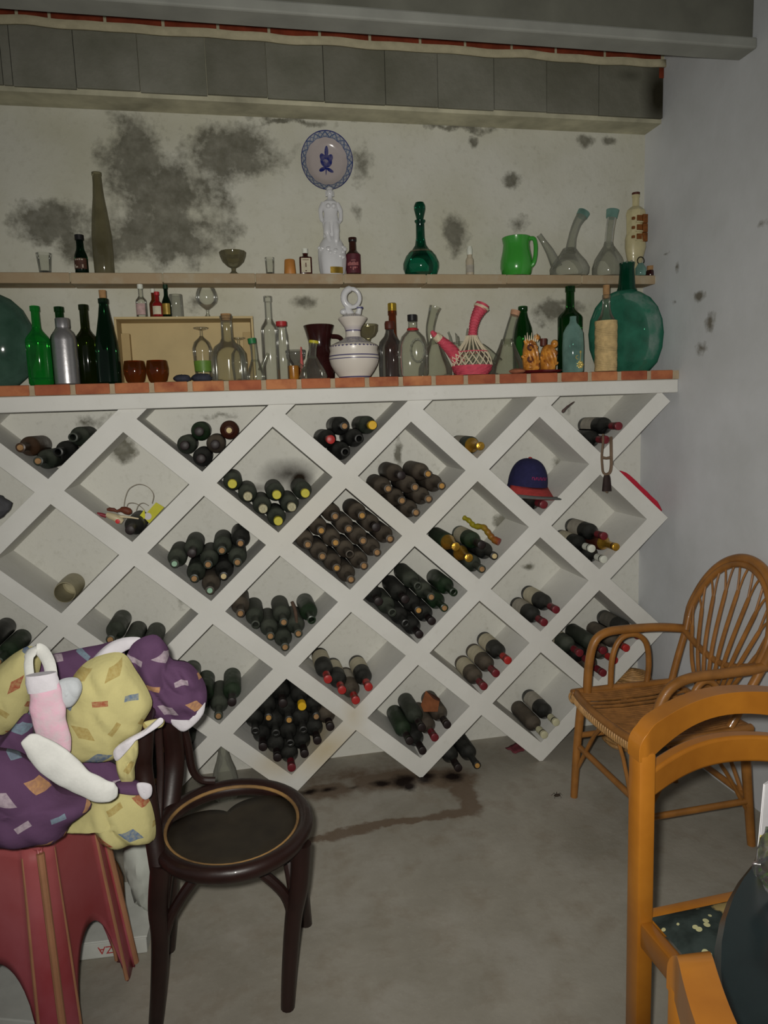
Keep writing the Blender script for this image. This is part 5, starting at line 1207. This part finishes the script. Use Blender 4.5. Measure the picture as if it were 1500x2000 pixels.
for k in range(NS):
    f = .07+.86*k/(NS-1); e0 = archpt(max(0.02, f-.032)); e1 = archpt(min(.98, f+.032)); e = archpt(f)
    b0 = base_c+Vector((0, (e.y-YC)*.22, 0)); m1 = b0.lerp(e, .42)+Vector((-.012, (e.y-YC)*.03, 0)); j = b0.lerp(e, .83)
    sp = rt('spoke', [b0, m1, j], [.0068]*12+[.0060], n=6, seg=8)
    rt('spoke_fork', [j-(e-b0).normalized()*.02, j.lerp(e0, .5)+Vector((0, 0, .004)), e0], .0036, n=4, seg=7, parent=None)
    rt('spoke_fork', [j-(e-b0).normalized()*.02, j.lerp(e1, .5)+Vector((0, 0, .004)), e1], .0036, n=4, seg=7, parent=None)
MB().ball((1.878, YC-.01, .44), .05, (.16, .62, 1.25), 14, 10).build('splat', rat2, rc, world=True)
# woven seat: round front, straight sides
ZT = .392
def seat_outline(y):
    t_ = (y-YC)/.222
    return 1.545-.05*math.sqrt(max(0, 1-t_*t_*.8)), 1.905
rods = MB()
for k in range(32):
    y = YC-.205+.41*k/31
    x0_, x1_ = seat_outline(y); jt = .0012*math.sin(k*2.7)
    if 22 <= k <= 26 and k % 2 == 0: continue
    z = ZT-.012*math.cos((y-YC)/.222*PI/2)
    rods.tube([(x0_, y, z+.004), (x0_+.12, y+jt, z-.004), ((x0_+x1_)/2+.05, y-jt, z-.004), (x1_, y, z+.006)], .0056, 6)
o = rods.build('seat_weave', rat2, rc, world=True); o['kind'] = 'stuff'
rim_ = [Vector((seat_outline(YC+.215*math.sin(t_))[0]-.004, YC+.215*math.sin(t_), ZT+.002)) for t_ in [-PI/2+PI*k/10 for k in range(11)]]
rim_ = [Vector((1.9, YN, ZT+.004)), Vector((1.72, YN-.012, ZT+.002))]+rim_+[Vector((1.72, YF+.012, ZT+.002)), Vector((1.9, YF, ZT+.004))]
rt('seat_rim', rim_, .0135, n=4)
wrp = MB(); cr_ = crm(rim_, 10)
for k in range(22, len(cr_)-22, 2):
    t_ = (cr_[k+1]-cr_[k-1]).normalized(); u = Vector((0, 0, 1)); v = t_.cross(u)
    wrp.tube([cr_[k]+Vector((0, 0, -.018))+(u*math.cos(a)*1.5+v*math.sin(a))*.0125+t_*.006*math.sin(a) for a in [2*PI*q/12 for q in range(12)]], .0036, 5, closed=True)
o = wrp.build('rim_wrapping', rat3, rc, world=True); o['kind'] = 'stuff'
rt('seat_rail', [Vector((1.9, YN, ZT)), Vector((1.905, YC, ZT-.01)), Vector((1.9, YF, ZT))], .012)
rl = {'leg0': [Vector((1.535, YF+.002, ZT-.01)), Vector((1.515, YF, .2)), Vector((1.503, YF, .0))], 'leg1': [Vector((1.535, YN-.002, ZT-.01)), Vector((1.515, YN, .2)), Vector((1.503, YN, 0))],
      'leg2': [Vector((1.885, YN+.012, ZT)), Vector((1.898, YN+.004, .2)), Vector((1.914, YN-.004, 0))], 'leg3': [Vector((1.885, YF-.012, ZT)), Vector((1.898, YF-.004, .2)), Vector((1.914, YF+.004, 0))]}
for k_, l in rl.items():
    mb = MB().tube(crm(l, 6), [.0165-.0035*i/12 for i in range(13)], 12); mb.v = [(x, y, max(z, .0003)) for x, y, z in mb.v]; mb.build('leg', rat, rc, world=True)
def la(k_, z): l = rl[k_]; f = 1-z/ZT; return l[0].lerp(l[2], f)
for a_, b_, z in (('leg0', 'leg1', .20), ('leg2', 'leg3', .16), ('leg1', 'leg2', .15), ('leg0', 'leg3', .24)):
    rt('stretcher', [la(a_, z), la(a_, z).lerp(la(b_, z), .5), la(b_, z)], .0105)
for a_, b_ in (('leg0', 'leg1'), ('leg1', 'leg2'), ('leg2', 'leg3'), ('leg0', 'leg3')):
    m_ = (la(a_, .36)+la(b_, .36))/2
    rt('diagonal_brace', [la(a_, .10), la(a_, .22).lerp(m_, .55), la(a_, .34).lerp(m_, .95), m_+Vector((0, 0, .008)), la(b_, .34).lerp(m_, .95), la(b_, .22).lerp(m_, .55), la(b_, .10)], .0065, n=4, seg=8)
# upturned wicker basket in the corner behind the armchair
bk_ = W(1240, 1330, X=1.93)
wb = thing('wicker_basket', 'upturned woven wicker basket in the corner behind the rattan armchair', 'basket', (1.935, .06, 0))
mb = MB(); NB = 19
for k in range(NB):
    z = .012+.275*k/NB; r_ = .112-.04*(k/NB)**1.3
    mb.tube([((r_+.003*math.cos(a*9+k*PI))*math.cos(a), (r_+.003*math.cos(a*9+k*PI))*math.sin(a), z) for a in [2*PI*q/36 for q in range(36)]], .0085, 6, closed=True)
mb.build('woven_side', rat3, wb)
mb = MB()
for k in range(6):
    r_ = .066-.011*k
    mb.tube([((r_)*math.cos(a), r_*math.sin(a), .294+.003*k) for a in [2*PI*q/28 for q in range(28)]], .0078, 6, closed=True)
mb.build('woven_top', rat3, wb)
# ------------------------------------------------------------------ orange-brown dining chairs, round dark table
hw = simple('honey_wood', lin((162, 104, 32)), .35, .12, 7, .05, coat=.2, col2=lin((142, 86, 24)))
def seat_cloth():
    t = NT('dark_floral_cloth'); co = t.coord()
    v = t.n('TexVoronoi', {'Vector': co, 'Scale': 46}, feature='F1')
    d = t.math('LESS_THAN', v.outputs['Distance'], .27)
    pick = t.math('GREATER_THAN', t.n('SeparateXYZ', {0: v.outputs['Color']}).outputs[0], .55)
    c = t.mix(t.ramp(t.noise(co, 20, 3), .4, .6), lin((40, 48, 46)), lin((58, 68, 66)))
    c = t.mix(t.math('MULTIPLY', d, pick), c, lin((186, 184, 140)))
    fl = t.blobs(co, [((.185, -.055, .45), (.07, .045, 9), 1), ((.24, -.03, .45), (.06, .04, 9), 1), ((.12, -.2, .45), (.03, .04, 9), .8)], .03, 40)
    c = t.mix(t.ramp(fl, .3, .36), c, lin((176, 156, 104)))
    return t.done(t.bsdf(col=c, rough=.9, spec=.1))
scl = seat_cloth()
def dining_chair(loc, rz, label):
    o = thing('dining_chair', label, 'chair', loc, 'honey coloured dining chairs'); o.rotation_euler.z = rz
    Wd = .42
    for x in (0, Wd):
        mb = MB().box((x-.0175, -.02, .0003), (x+.0175, .02, .772), .006)
        mb.build('back_post', hw, o)
        MB().box((x-.017, -.41, .0003), (x+.017, -.373, .42), .006).build('front_leg', hw, o)
    def rail(z0, h, name, top=False):
        mb = MB(); n = 40; vs = []; ex = .0185 if top else -.016
        for k in range(n+1):
            f = k/n; f = f if not top else .5-.5*math.cos(PI*f)
            x = -ex+(Wd+2*ex)*f; g = min(1, max(0, x/Wd)); bow = .055*math.sin(PI*g); up = .020*math.sin(PI*g)
            th_ = .0195 if top else .015
            hh = h*(.70+.30*abs(2*g-1)**2) if top else h
            zz0 = z0+up+(h-hh)
            d = min(x+ex, Wd+ex-x)
            drop = (.045*(1-math.sqrt(max(0, 1-(1-min(1, d/.045))**2)))) if top else 0
            vs += [(x, bow-th_, zz0), (x, bow+th_, zz0), (x, bow+th_, zz0+hh-drop), (x, bow-th_, zz0+hh-drop)]
        fs = [(4*k+a, 4*k+(a+1) % 4, 4*k+4+(a+1) % 4, 4*k+4+a) for k in range(n) for a in range(4)]+[(3, 2, 1, 0), (4*n, 4*n+1, 4*n+2, 4*n+3)]
        mb.add(vs, fs).build(name, hw, o, mods=[('BEVEL', dict(width=.006, segments=3, limit_method='ANGLE'))])
    rail(.758, .064, 'top_rail', True); rail(.672, .055, 'back_rail')
    for x in (0, Wd): MB().box((x-.013, -.375, .385), (x+.013, -.02, .435), .005).build('side_rail', hw, o)
    MB().box((.018, -.013, .385), (Wd-.018, .013, .435), .005).build('seat_rail', hw, o)
    MB().box((.018, -.405, .385), (Wd-.018, -.380, .435), .005).build('seat_rail', hw, o)
    n = 14; vs = []; fs = []
    for a in range(n+1):
        for b in range(n+1):
            u, v = a/n, b/n; e = min(1, 7*min(u, 1-u))*min(1, 7*min(v, 1-v))
            vs.append((.014+(Wd-.028)*u, -.378+.364*v, .436+.026*e**.5))
    for a in range(n):
        for b in range(n): fs.append((a*(n+1)+b, (a+1)*(n+1)+b, (a+1)*(n+1)+b+1, a*(n+1)+b+1))
    MB().add(vs, fs).build('seat_pad', scl, o)
    return o
dining_chair((1.083, -1.412, 0), .03, 'honey coloured wooden dining chair with dark floral seat, its ladder back in front of the rattan armchair')
bpy.data.objects['dining_chair']['label'] = 'honey wood dining chair with dark floral seat, ladder back before the rattan armchair'
dining_chair((.797, -2.345, 0), math.atan2(.42, .035), 'honey wood dining chair at the bottom edge, only one back corner in view')
tb = thing('round_table', 'dark green round table cut off by the bottom right corner', 'table', (1.41, -2.20, 0))
gtop = simple('dark_green_oilcloth', lin((22, 34, 36)), .22, .2, 14, .03, spec=.6)
MB().lathe([(0, .690), (.58, .690), (.601, .696), (.605, .706), (.597, .717), (0, .72)], 72).build('table_top', gtop, tb)
MB().lathe([(0, .0003), (.2, .0003), (.2, .02), (.05, .05), (.04, .1), (.045, .6), (.12, .688), (0, .689)], 32).build('pedestal', dkw, tb)
# things lying on the table: a folded card and a bagged trinket
cdp = W(1492, 1660, Z=.722)
cd = thing('menu_card', 'white and yellow folded card standing on the dark round table', 'card', (1.127, -1.685, .7205))
cw = simple('white_card', lin((206, 204, 206)), .6, .05, 20); cyw = simple('yellow_print_card', lin((204, 190, 70)), .6, .08, 20)
MB().add([(-.012, .0, .040), (.10, .03, .040), (.10, .034, .118), (-.005, .004, .118)], [(0, 1, 2, 3)]).build('white_panel', cw, cd, smooth=0, mods=[('SOLIDIFY', dict(thickness=.0012))])
MB().add([(-.018, .0, 0), (.10, .03, 0), (.10, .03, .0398), (-.012, .0, .0398)], [(0, 1, 2, 3)]).build('yellow_panel', cyw, cd, smooth=0, mods=[('SOLIDIFY', dict(thickness=.0012))])
MB().add([(-.018, -.001, 0), (.09, .07, 0), (.085, .055, .11), (-.005, .006, .118)], [(0, 1, 2, 3)]).build('back_panel', cw, cd, smooth=0, mods=[('SOLIDIFY', dict(thickness=.0012))])
gp = W(1497, 1745, Z=.722)
gb = thing('trinket_bag', 'clear plastic bag with colourful trinkets at the right picture edge', 'bag', (1.075, -1.77, .7206))
bagm = glass('plastic_film', (.95, .94, .95), .05, (.3, .3, .3), .1)
n = 12
MB().ball((0.012, 0, .055), .050, (.8, .7, 1.05), 20, 14, .28, 24).build('film', bagm, gb)
for c_, q, r_ in ((lin((206, 120, 30)), (-.008, -.02, .045), .014), (lin((40, 150, 140)), (.0, -.022, .030), .012), (lin((150, 190, 40)), (.012, -.02, .018), .013), (lin((180, 60, 130)), (.004, -.008, .078), .017), (lin((196, 40, 50)), (-.010, -.012, .064), .010), (lin((120, 180, 60)), (.042, -.014, .04), .013)):
    MB().ball(q, r_, (1, .8, 1), 12, 8, .2, 30).build('trinket', simple('trinket_%d' % int(r_*1e4+q[0]*1e5), c_, .4, .2, 30), gb)
# ------------------------------------------------------------------ red plastic stool
redp = None
def red_mat():
    t = NT('faded_red_plastic'); co = t.coord()
    n1 = t.noise(co, 5, 5); z = t.n('SeparateXYZ', {0: co}).outputs[2]
    c = t.mix(t.ramp(n1, .35, .65), lin((144, 44, 56)), lin((164, 84, 96)))
    c = t.mix(t.math('MULTIPLY', t.ramp(z, .05, .42), .45), c, lin((164, 92, 84)))
    return t.done(t.bsdf(col=c, rough=.38, spec=.45))
redp = red_mat(); redd = simple('deep_red_plastic', lin((128, 20, 24)), .35, .12, 10, .03); redr = simple('chalky_rib', lin((158, 112, 82)), .5, .15, 12)
F_, R_ = foot(130, 2085), foot(254, 1890)
ed_ = (R_-F_); ed_.z = 0; L_ = ed_.length; ux = ed_.normalized(); uy = Vector((-ux.y, ux.x, 0))
sc_c = F_+ux*L_/2+uy*L_/2
rs_ = thing('plastic_stool', 'faded red plastic stool carrying the pile of cushions', 'stool', (sc_c.x, sc_c.y, 0)); rs_.rotation_euler.z = math.atan2(ux.y, ux.x)
hB, hT, HS = L_/2+.012, L_/2-.030, .50
def panel(mb, ang):
    m_ = Matrix.Rotation(ang, 4, 'Z'); nu, nv = 28, 12; vs = []
    for a in range(nu+1):
        u = -1+2*a/nu
        low = 0 if abs(u) > .60 else .235*math.sqrt(max(0, 1-(u/.60)**2))**.8
        for b in range(nv+1):
            z = low+(HS-low)*b/nv; h = hB+(hT-hB)*z/HS
            groove = .006*math.cos(u*PI*3)*(abs(u) > .6)
            vs.append(m_ @ Vector((u*h, -(h)-groove, z+.0003)))
    mb.add(vs, [(a*(nv+1)+b, (a+1)*(nv+1)+b, (a+1)*(nv+1)+b+1, a*(nv+1)+b+1) for a in range(nu) for b in range(nv)])
    return mb
for k in range(4): panel(MB(), k*PI/2).build('side_panel', redp, rs_, mods=[('SOLIDIFY', dict(thickness=.004))])
for k in range(4):
    m_ = Matrix.Rotation(k*PI/2+PI/4, 4, 'Z')
    MB().tube([m_ @ Vector((hB*1.405, 0, .008)), m_ @ Vector(((hB+hT)/2*1.405, 0, HS/2)), m_ @ Vector((hT*1.405, 0, HS-.01))], .0085, 10).build('corner_rib', redr, rs_)
    for sg in (-1, 1):
        m2 = Matrix.Rotation(k*PI/2, 4, 'Z')
        MB().tube([m2 @ Vector((sg*hB*.64, -hB-.003, .006)), m2 @ Vector((sg*(hB+hT)/2*.64, -(hB+hT)/2-.003, HS/2)), m2 @ Vector((sg*hT*.66, -hT-.003, HS-.02))], .005, 8).build('leg_rib', redr, rs_)
MB().box((-hT, -hT, HS-.008), (hT, hT, HS+.006), .006).build('seat', redp, rs_)
# deep red plastic crate beyond the left edge, under the cushions
c0 = W(20, 1850, Y=-.83)
cr2 = thing('plastic_crate', 'deep red plastic crate beside the stool at the left edge', 'crate', (-.375, -.50, 0))
MB().lathe([(.17, .012), (.185, .40), (.2, .405), (.2, .415), (.175, .415), (.16, .02), (0, .02), (0, .012)], 4, rot=Matrix.Rotation(PI/4+.15, 3, 'Z')).build('tub', redd, cr2, smooth=20)
MB().tube([Matrix.Rotation(.15+PI/4+PI/2*k, 3, 'Z') @ Vector((.192, 0, .27)) for k in range(4)], .011, 8, closed=True).build('rib', redp, cr2)
# pizza boxes on the floor under the stool
wbx = simple('white_carton', lin((196, 198, 192)), .75, .06, 20); redprint = simple('red_print', lin((176, 60, 60)), .7, .1, 20)
p0, p1 = foot(180, 1893), foot(285, 1880)
ev = (p1-p0); ev.z = 0; ev.normalize(); ang = math.atan2(ev.y, ev.x)
pz = thing('pizza_box', 'white pizza box with red lettering upside down, on the floor under the stool', 'box', (p1.x, p1.y+.035, .0006)); pz.rotation_euler.z = ang
MB().box((-.235, 0, .0), (0, .24, .046), .003).build('carton', wbx, pz, smooth=0)
MB().box((-.237, -.003, .046), (.003, .242, .052), .002).build('lid', wbx, pz, smooth=0)
text_mb('PIZZA', .030, redprint, 'lettering', pz, Matrix.Translation((-.085, -.0008, .024)) @ Matrix.Rotation(PI, 4, 'Y') @ FRONT)
pz2 = thing('pizza_box', 'second white box with red lettering between the stool legs at the left edge', 'box', (-.215, -.835, .0006)); pz2.rotation_euler.z = math.atan2(ux.y, ux.x)-PI/2
MB().box((-.105, -.085, 0), (.09, .085, .05), .003).build('carton', wbx, pz2, smooth=0)
text_mb('PIZZA', .034, redprint, 'lettering', pz2, Matrix.Translation((0, -.0858, .025)) @ Matrix.Rotation(PI, 4, 'Y') @ FRONT)
# plastic bag, brown bottle and blue cloth stored between the stool and the bentwood chair
bgp = W(285, 1760, Y=-.66)
whp = simple('white_plastic_bag', lin((190, 194, 186)), .45, .08, 20, .2)
tag(MB().ball((0, 0, .15), .15, (.30, .42, 1.0), 22, 18, .16, 14).build('plastic_bag', whp, loc=(.045, -.60, .056)), 'crumpled white plastic bag behind the stool, left of the bentwood chair', 'bag')
bo = MB().lathe([(0, 0), (.028, 0), (.031, .005), (.031, .13), (.02, .17), (.012, .19), (.012, .235), (.014, .236), (.014, .246), (0, .247)], 20).build('brown_bottle', simple('brown_beer_glass2', lin((92, 56, 26)), .2, .2, 20), loc=(-.03, -.645, .0535))
tag(bo, 'brown bottle standing on the pizza box behind the stool', 'bottle')
tag(MB().ball((0, 0, .05), .06, (1.2, .8, .9), 16, 12, .2, 20).build('blue_cloth', simple('blue_grey_cloth', lin((74, 84, 112)), .9, .15, 40, .3), loc=(-.14, -.60, .0535)), 'crumpled blue grey cloth on the pizza box behind the stool', 'cloth')
# ------------------------------------------------------------------ pile of patterned cushions and socks
def cushion_mat(name, base, cols, seed):
    t = NT(name); uv = t.n('UVMap').outputs[0]
    n = t.n('TexNoise', {'Vector': uv, 'Scale': 6, 'Detail': 2}).outputs['Color']
    d = t.n('VectorMath', {0: t.n('VectorMath', {0: n, 1: (.5, .5, .5)}, operation='SUBTRACT').outputs[0], 'Scale': .03}, operation='SCALE').outputs[0]
    p = t.n('VectorMath', {0: t.n('VectorMath', {0: uv, 1: d}, operation='ADD').outputs[0], 1: (15.5, 15.5, 1)}, operation='MULTIPLY').outputs[0]
    sp3 = t.n('SeparateXYZ', {0: p}).outputs
    row = t.math('FLOOR', sp3[1]); xs = t.math('MULTIPLY_ADD', row, .45, sp3[0])
    col_ = t.math('FLOOR', xs)
    wn = t.n('TexWhiteNoise', {'Vector': t.n('CombineXYZ', {0: col_, 1: row, 2: seed}).outputs[0]}, noise_dimensions='3D')
    rc_ = t.n('SeparateXYZ', {0: wn.outputs['Color']}).outputs
    fx = t.math('SUBTRACT', t.math('SUBTRACT', xs, col_), .5); fy = t.math('SUBTRACT', t.math('SUBTRACT', sp3[1], row), .5)
    an = t.math('MULTIPLY_ADD', rc_[1], 1.8, -.9)
    c_, s_ = t.math('COSINE', an), t.math('SINE', an)
    u = t.math('ADD', t.math('MULTIPLY', fx, c_), t.math('MULTIPLY', fy, s_)); v = t.math('SUBTRACT', t.math('MULTIPLY', fy, c_), t.math('MULTIPLY', fx, s_))
    au, av = t.math('ABSOLUTE', u), t.math('ABSOLUTE', v)
    loz = t.math('LESS_THAN', t.math('MULTIPLY_ADD', av, 2.2, au), .46)
    box = t.math('MULTIPLY', t.math('LESS_THAN', au, .24), t.math('LESS_THAN', av, .10))
    sel = t.math('GREATER_THAN', rc_[2], .5)
    shape = t.math('ADD', t.math('MULTIPLY', loz, sel), t.math('MULTIPLY', box, t.math('SUBTRACT', 1, sel)))
    col = t.mix(t.math('GREATER_THAN', rc_[0], .36), cols[0], cols[1]); col = t.mix(t.math('GREATER_THAN', rc_[0], .72), col, cols[2])
    col = t.mix(t.ramp(t.noise(uv, 140, 2), .35, .65, 0, .35), col, base)
    bs = t.mix(t.ramp(t.noise(uv, 300, 2), .3, .7, 0, .12), base, tuple(c*.7 for c in base))
    c = t.mix(t.math('MULTIPLY', shape, .9), bs, col)
    return t.done(t.bsdf(col=c, rough=.92, spec=.12, normal=t.bump(t.noise(t.coord(), 9, 4), .35, .02)))
yel = cushion_mat('yellow_pattern', lin((182, 174, 122)), (lin((70, 96, 134)), lin((150, 130, 76)), lin((140, 54, 44))), 1.0)
pur = cushion_mat('purple_pattern', lin((90, 64, 92)), (lin((118, 140, 152)), lin((184, 140, 96)), lin((172, 158, 166))), 2.0)
lining = simple('white_lining', lin((200, 196, 202)), .9, .06, 30, .3)
def puffy(name, outline, Y, thick, mat, parent=None, seed=0, fold=.010, tilt=0.0, nb=72, nr=12, loc=None, shear=0.0):
    """a soft stuffed piece: outline in picture columns/rows at depth Y (tilted back by tilt), rounded to its own thickness"""
    P = [W(x, y, Y=Y) for x, y in outline]
    P = crm(P, 12, True)
    tot = [0]
    for i in range(len(P)): tot.append(tot[-1]+(P[(i+1) % len(P)]-P[i]).length)
    B = []; j = 0
    for k in range(nb):
        d = tot[-1]*k/nb
        while tot[j+1] < d: j += 1
        B.append(P[j].lerp(P[(j+1) % len(P)], (d-tot[j])/max(1e-9, tot[j+1]-tot[j])))
    c = sum(B, Vector())/nb
    vs, uvs = [], []
    def height(f): return thick*.5*(1-f**3.2)**.55 if f < 1 else 0
    for side in (-1, 1):
        vs.append(c+Vector((0, side*height(0), 0)))
        for r_ in range(1, nr+1):
            f = r_/nr
            for b in B:
                p = c.lerp(b, f); h = height(f)
                nn = noise.noise(Vector((p.x*11+seed*7, p.z*11, seed)))*.9+.6*(1-2*abs(noise.noise(Vector(((p.x+.5*p.z)*26+seed, (p.z-.5*p.x)*10, seed*3)))))
                q = Vector((p.x, p.y+side*h+(nn*fold*min(1, (1-f)*4+.15) if side < 0 else 0), p.z))
                vs.append(q)
    n1 = 1+nr*nb; fs = []
    for sd in (0, 1):
        o_ = sd*n1
        for k in range(nb):
            k2 = (k+1) % nb
            fs.append((o_, o_+1+k, o_+1+k2) if sd else (o_, o_+1+k2, o_+1+k))
            for r_ in range(nr-1):
                a, b_, c2, d = o_+1+r_*nb+k, o_+1+r_*nb+k2, o_+1+(r_+1)*nb+k2, o_+1+(r_+1)*nb+k
                fs.append((a, b_, c2, d) if not sd else (d, c2, b_, a))
    base = parent_world(parent) if parent else c
    # tilt about the horizontal axis through the centre
    R_t = Matrix.Rotation(tilt, 3, 'X')
    vs = [c+R_t @ (v-c) for v in vs]
    me = bpy.data.meshes.new(name); me.from_pydata([v-base for v in vs], [], fs)
    uvl = me.uv_layers.new(name='UVMap')
    for lp in me.loops:
        v = vs[lp.vertex_index]; uvl.data[lp.index].uv = (v.x+.3*seed+.35*(v.y-c.y), v.z+.2*seed)
    bm2 = bmesh.new(); bm2.from_mesh(me); bmesh.ops.remove_doubles(bm2, verts=bm2.verts, dist=1e-5); bmesh.ops.recalc_face_normals(bm2, faces=bm2.faces); bm2.to_mesh(me); bm2.free()
    for p in me.polygons: p.use_smooth = True
    me.materials.append(mat)
    o = bpy.data.objects.new(name, me); C.objects.link(o); o.location = (0, 0, 0) if parent else c
    if parent: o.parent = parent
    return o
GP = 'patterned chair cushions'
c1 = puffy('cushion', [(256, 1262), (300, 1240), (326, 1262), (335, 1288), (370, 1296), (398, 1330), (404, 1365), (392, 1398), (368, 1422), (330, 1412), (290, 1402), (262, 1395), (240, 1330)], -.845, .10, pur, seed=1, fold=.030)
tag(c1, 'purple patterned cushion draped over the back of the bentwood chair', 'cushion', GP)
puffy('white_hem', [(330, 1404), (362, 1410), (394, 1380), (401, 1372), (394, 1400), (362, 1428), (342, 1420)], -.86, .016, lining, c1, 2, .003)
c2 = puffy('cushion', [(30, 1300), (70, 1285), (130, 1272), (190, 1260), (240, 1255), (230, 1330), (150, 1400), (60, 1420), (20, 1360)], -.755, .08, pur, seed=3)
tag(c2, 'purple patterned cushion at the back of the pile, left of the draped one', 'cushion', GP)
puffy('white_hem', [(150, 1340), (170, 1300), (205, 1262), (240, 1246), (275, 1246), (262, 1262), (225, 1278), (190, 1300), (165, 1345)], -.83, .03, lining, c2, 4, .004)
c3 = puffy('cushion', [(-60, 1330), (-10, 1305), (30, 1275), (62, 1262), (80, 1290), (66, 1350), (50, 1400), (15, 1432), (-30, 1450), (-80, 1420)], -.855, .09, yel, seed=5)
tag(c3, 'yellow patterned cushion at the left edge of the pile', 'cushion', GP)
c4 = puffy('cushion', [(-70, 1420), (0, 1440), (52, 1392), (66, 1440), (62, 1500), (0, 1520), (-70, 1510)], -.95, .07, pur, seed=6)
tag(c4, 'purple cushion squeezed between the yellow one and the front purple one', 'cushion', GP)
c5 = puffy('cushion', [(196, 1280), (240, 1276), (266, 1310), (290, 1350), (297, 1378), (280, 1410), (272, 1432), (238, 1452), (224, 1482), (180, 1488), (130, 1480), (128, 1400), (134, 1340), (160, 1300)], -.985, .10, yel, seed=7, fold=.012)
tag(c5, 'yellow patterned cushion with blue lozenges in the middle of the pile', 'cushion', GP)
puffy('white_hem', [(222, 1466), (244, 1446), (284, 1424), (312, 1402), (318, 1412), (290, 1432), (256, 1452), (238, 1478), (226, 1486)], -1.035, .02, lining, c5, 8, .004)
puffy('yellow_hem', [(282, 1410), (318, 1404), (316, 1420), (284, 1424)], -.99, .014, yel, c5, 9, .003)
c6 = puffy('cushion', [(226, 1462), (244, 1450), (266, 1438), (270, 1470), (263, 1498), (262, 1524), (244, 1534), (230, 1510)], -1.01, .05, yel, seed=10, fold=.016)
tag(c6, 'small crumpled yellow cushion end hanging below the middle one', 'cushion', GP)
c7 = puffy('cushion', [(140, 1470), (180, 1482), (222, 1492), (262, 1530), (240, 1550), (190, 1560), (140, 1560), (120, 1510)], -.93, .06, pur, seed=11)
tag(c7, 'purple cushion hidden behind the white sock in the pile', 'cushion', GP)
c8 = puffy('cushion', [(118, 1620), (150, 1592), (186, 1556), (232, 1540), (284, 1552), (302, 1596), (301, 1640), (268, 1643), (235, 1650), (198, 1640), (176, 1610)], -1.02, .09, yel, seed=12, fold=.012)
tag(c8, 'yellow patterned cushion at the bottom right of the pile', 'cushion', GP)
puffy('white_tab', [(268, 1530), (294, 1532), (296, 1552), (284, 1562), (272, 1552)], -1.05, .014, lining, c8, 13, .002)
puffy('purple_side', [(225, 1530), (270, 1528), (280, 1548), (230, 1546)], -1.02, .04, pur, c8, 14, .002)
c9 = puffy('cushion', [(-90, 1470), (0, 1466), (44, 1480), (86, 1512), (116, 1548), (170, 1560), (176, 1580), (140, 1608), (118, 1638), (60, 1646), (0, 1648), (-90, 1640)], -1.10, .13, pur, seed=15, fold=.012)
tag(c9, 'big purple patterned cushion at the front left of the pile', 'cushion', GP)
def sock(name, label, path, rads, Y, mat, cuff=None):
    s0 = S(W(*path[0], Y=Y)); base = W(*path[len(path)//2], Y=Y)
    pts = crm([W(x, y, Y=Y)-base for x, y in path], 6); n = len(pts)
    rr = [(rads[min(int(k/6), len(rads)-2)]+(rads[min(int(k/6), len(rads)-2)+1]-rads[min(int(k/6), len(rads)-2)])*(k/6-min(int(k/6), len(rads)-2)))*s0 for k in range(n)]
    mb = MB().tube(pts, rr, 20, flat=.36, flatdir=(0, 0, 1) if abs(path[-1][0]-path[0][0]) > abs(path[-1][1]-path[0][1]) else (1, 0, 0))
    # round the toe, wrinkle the cloth
    mb.v = [tuple(Vector(v)+Vector((noise.noise(Vector(v)*35), 1.4*noise.noise(Vector(v)*28+Vector((5, 5, 5))), noise.noise(Vector(v)*35+Vector((9, 0, 0)))))*.004) for v in mb.v]
    o = mb.build(name, mat, loc=base, smooth=70, mods=[('SUBSURF', dict(levels=1, render_levels=1))])
    tag(o, label, 'sock'); return o
wsk = simple('white_sock_knit', lin((200, 200, 196)), .95, .03, 160, .08); psk = simple('pink_sock_knit', lin((206, 160, 178)), .95, .06, 60, .2, col2=lin((196, 180, 186)))
k2 = sock('sock', 'pink and white sock hanging head-down over the yellow cushions', [(84, 1325), (88, 1350), (92, 1385), (102, 1425), (116, 1458), (124, 1475)], [28, 30, 33, 32, 26, 12], -1.075, psk)
b_ = Vector(k2.location); s0 = S(b_)
MB().tube([W(x, y, Y=-1.075)-b_ for x, y in ((80, 1316), (82, 1330), (86, 1348))], [28*s0, 30.5*s0, 30*s0], 20, flat=.42, flatdir=(1, 0, 0)).build('white_cuff', lining, k2)
MB().tube(crm([W(x, y, Y=yy)-b_ for x, y, yy in ((58, 1322, -1.06), (56, 1290, -1.04), (66, 1268, -1.02), (82, 1272, -1.02), (96, 1296, -1.04), (101, 1326, -1.06))], 6), [9*s0]*8+[12*s0]*23, 10, flat=.4, flatdir=(1, 0, .3)).build('white_loop', wsk, k2)
k3 = puffy('pale_sock', [(112, 1332), (150, 1324), (160, 1348), (140, 1380), (112, 1376)], -1.06, .035, simple('pale_grey_knit', lin((176, 180, 184)), .95, .06, 60, .2), seed=17, fold=.004)
tag(k3, 'pale grey sock toe showing behind the pink sock', 'sock')
sock('sock', 'white sock lying across the middle of the pile', [(50, 1440), (74, 1460), (104, 1486), (134, 1510), (166, 1530), (196, 1542), (220, 1546), (230, 1546)], [9, 28, 33, 31, 28, 25, 21, 7], -1.175, wsk)
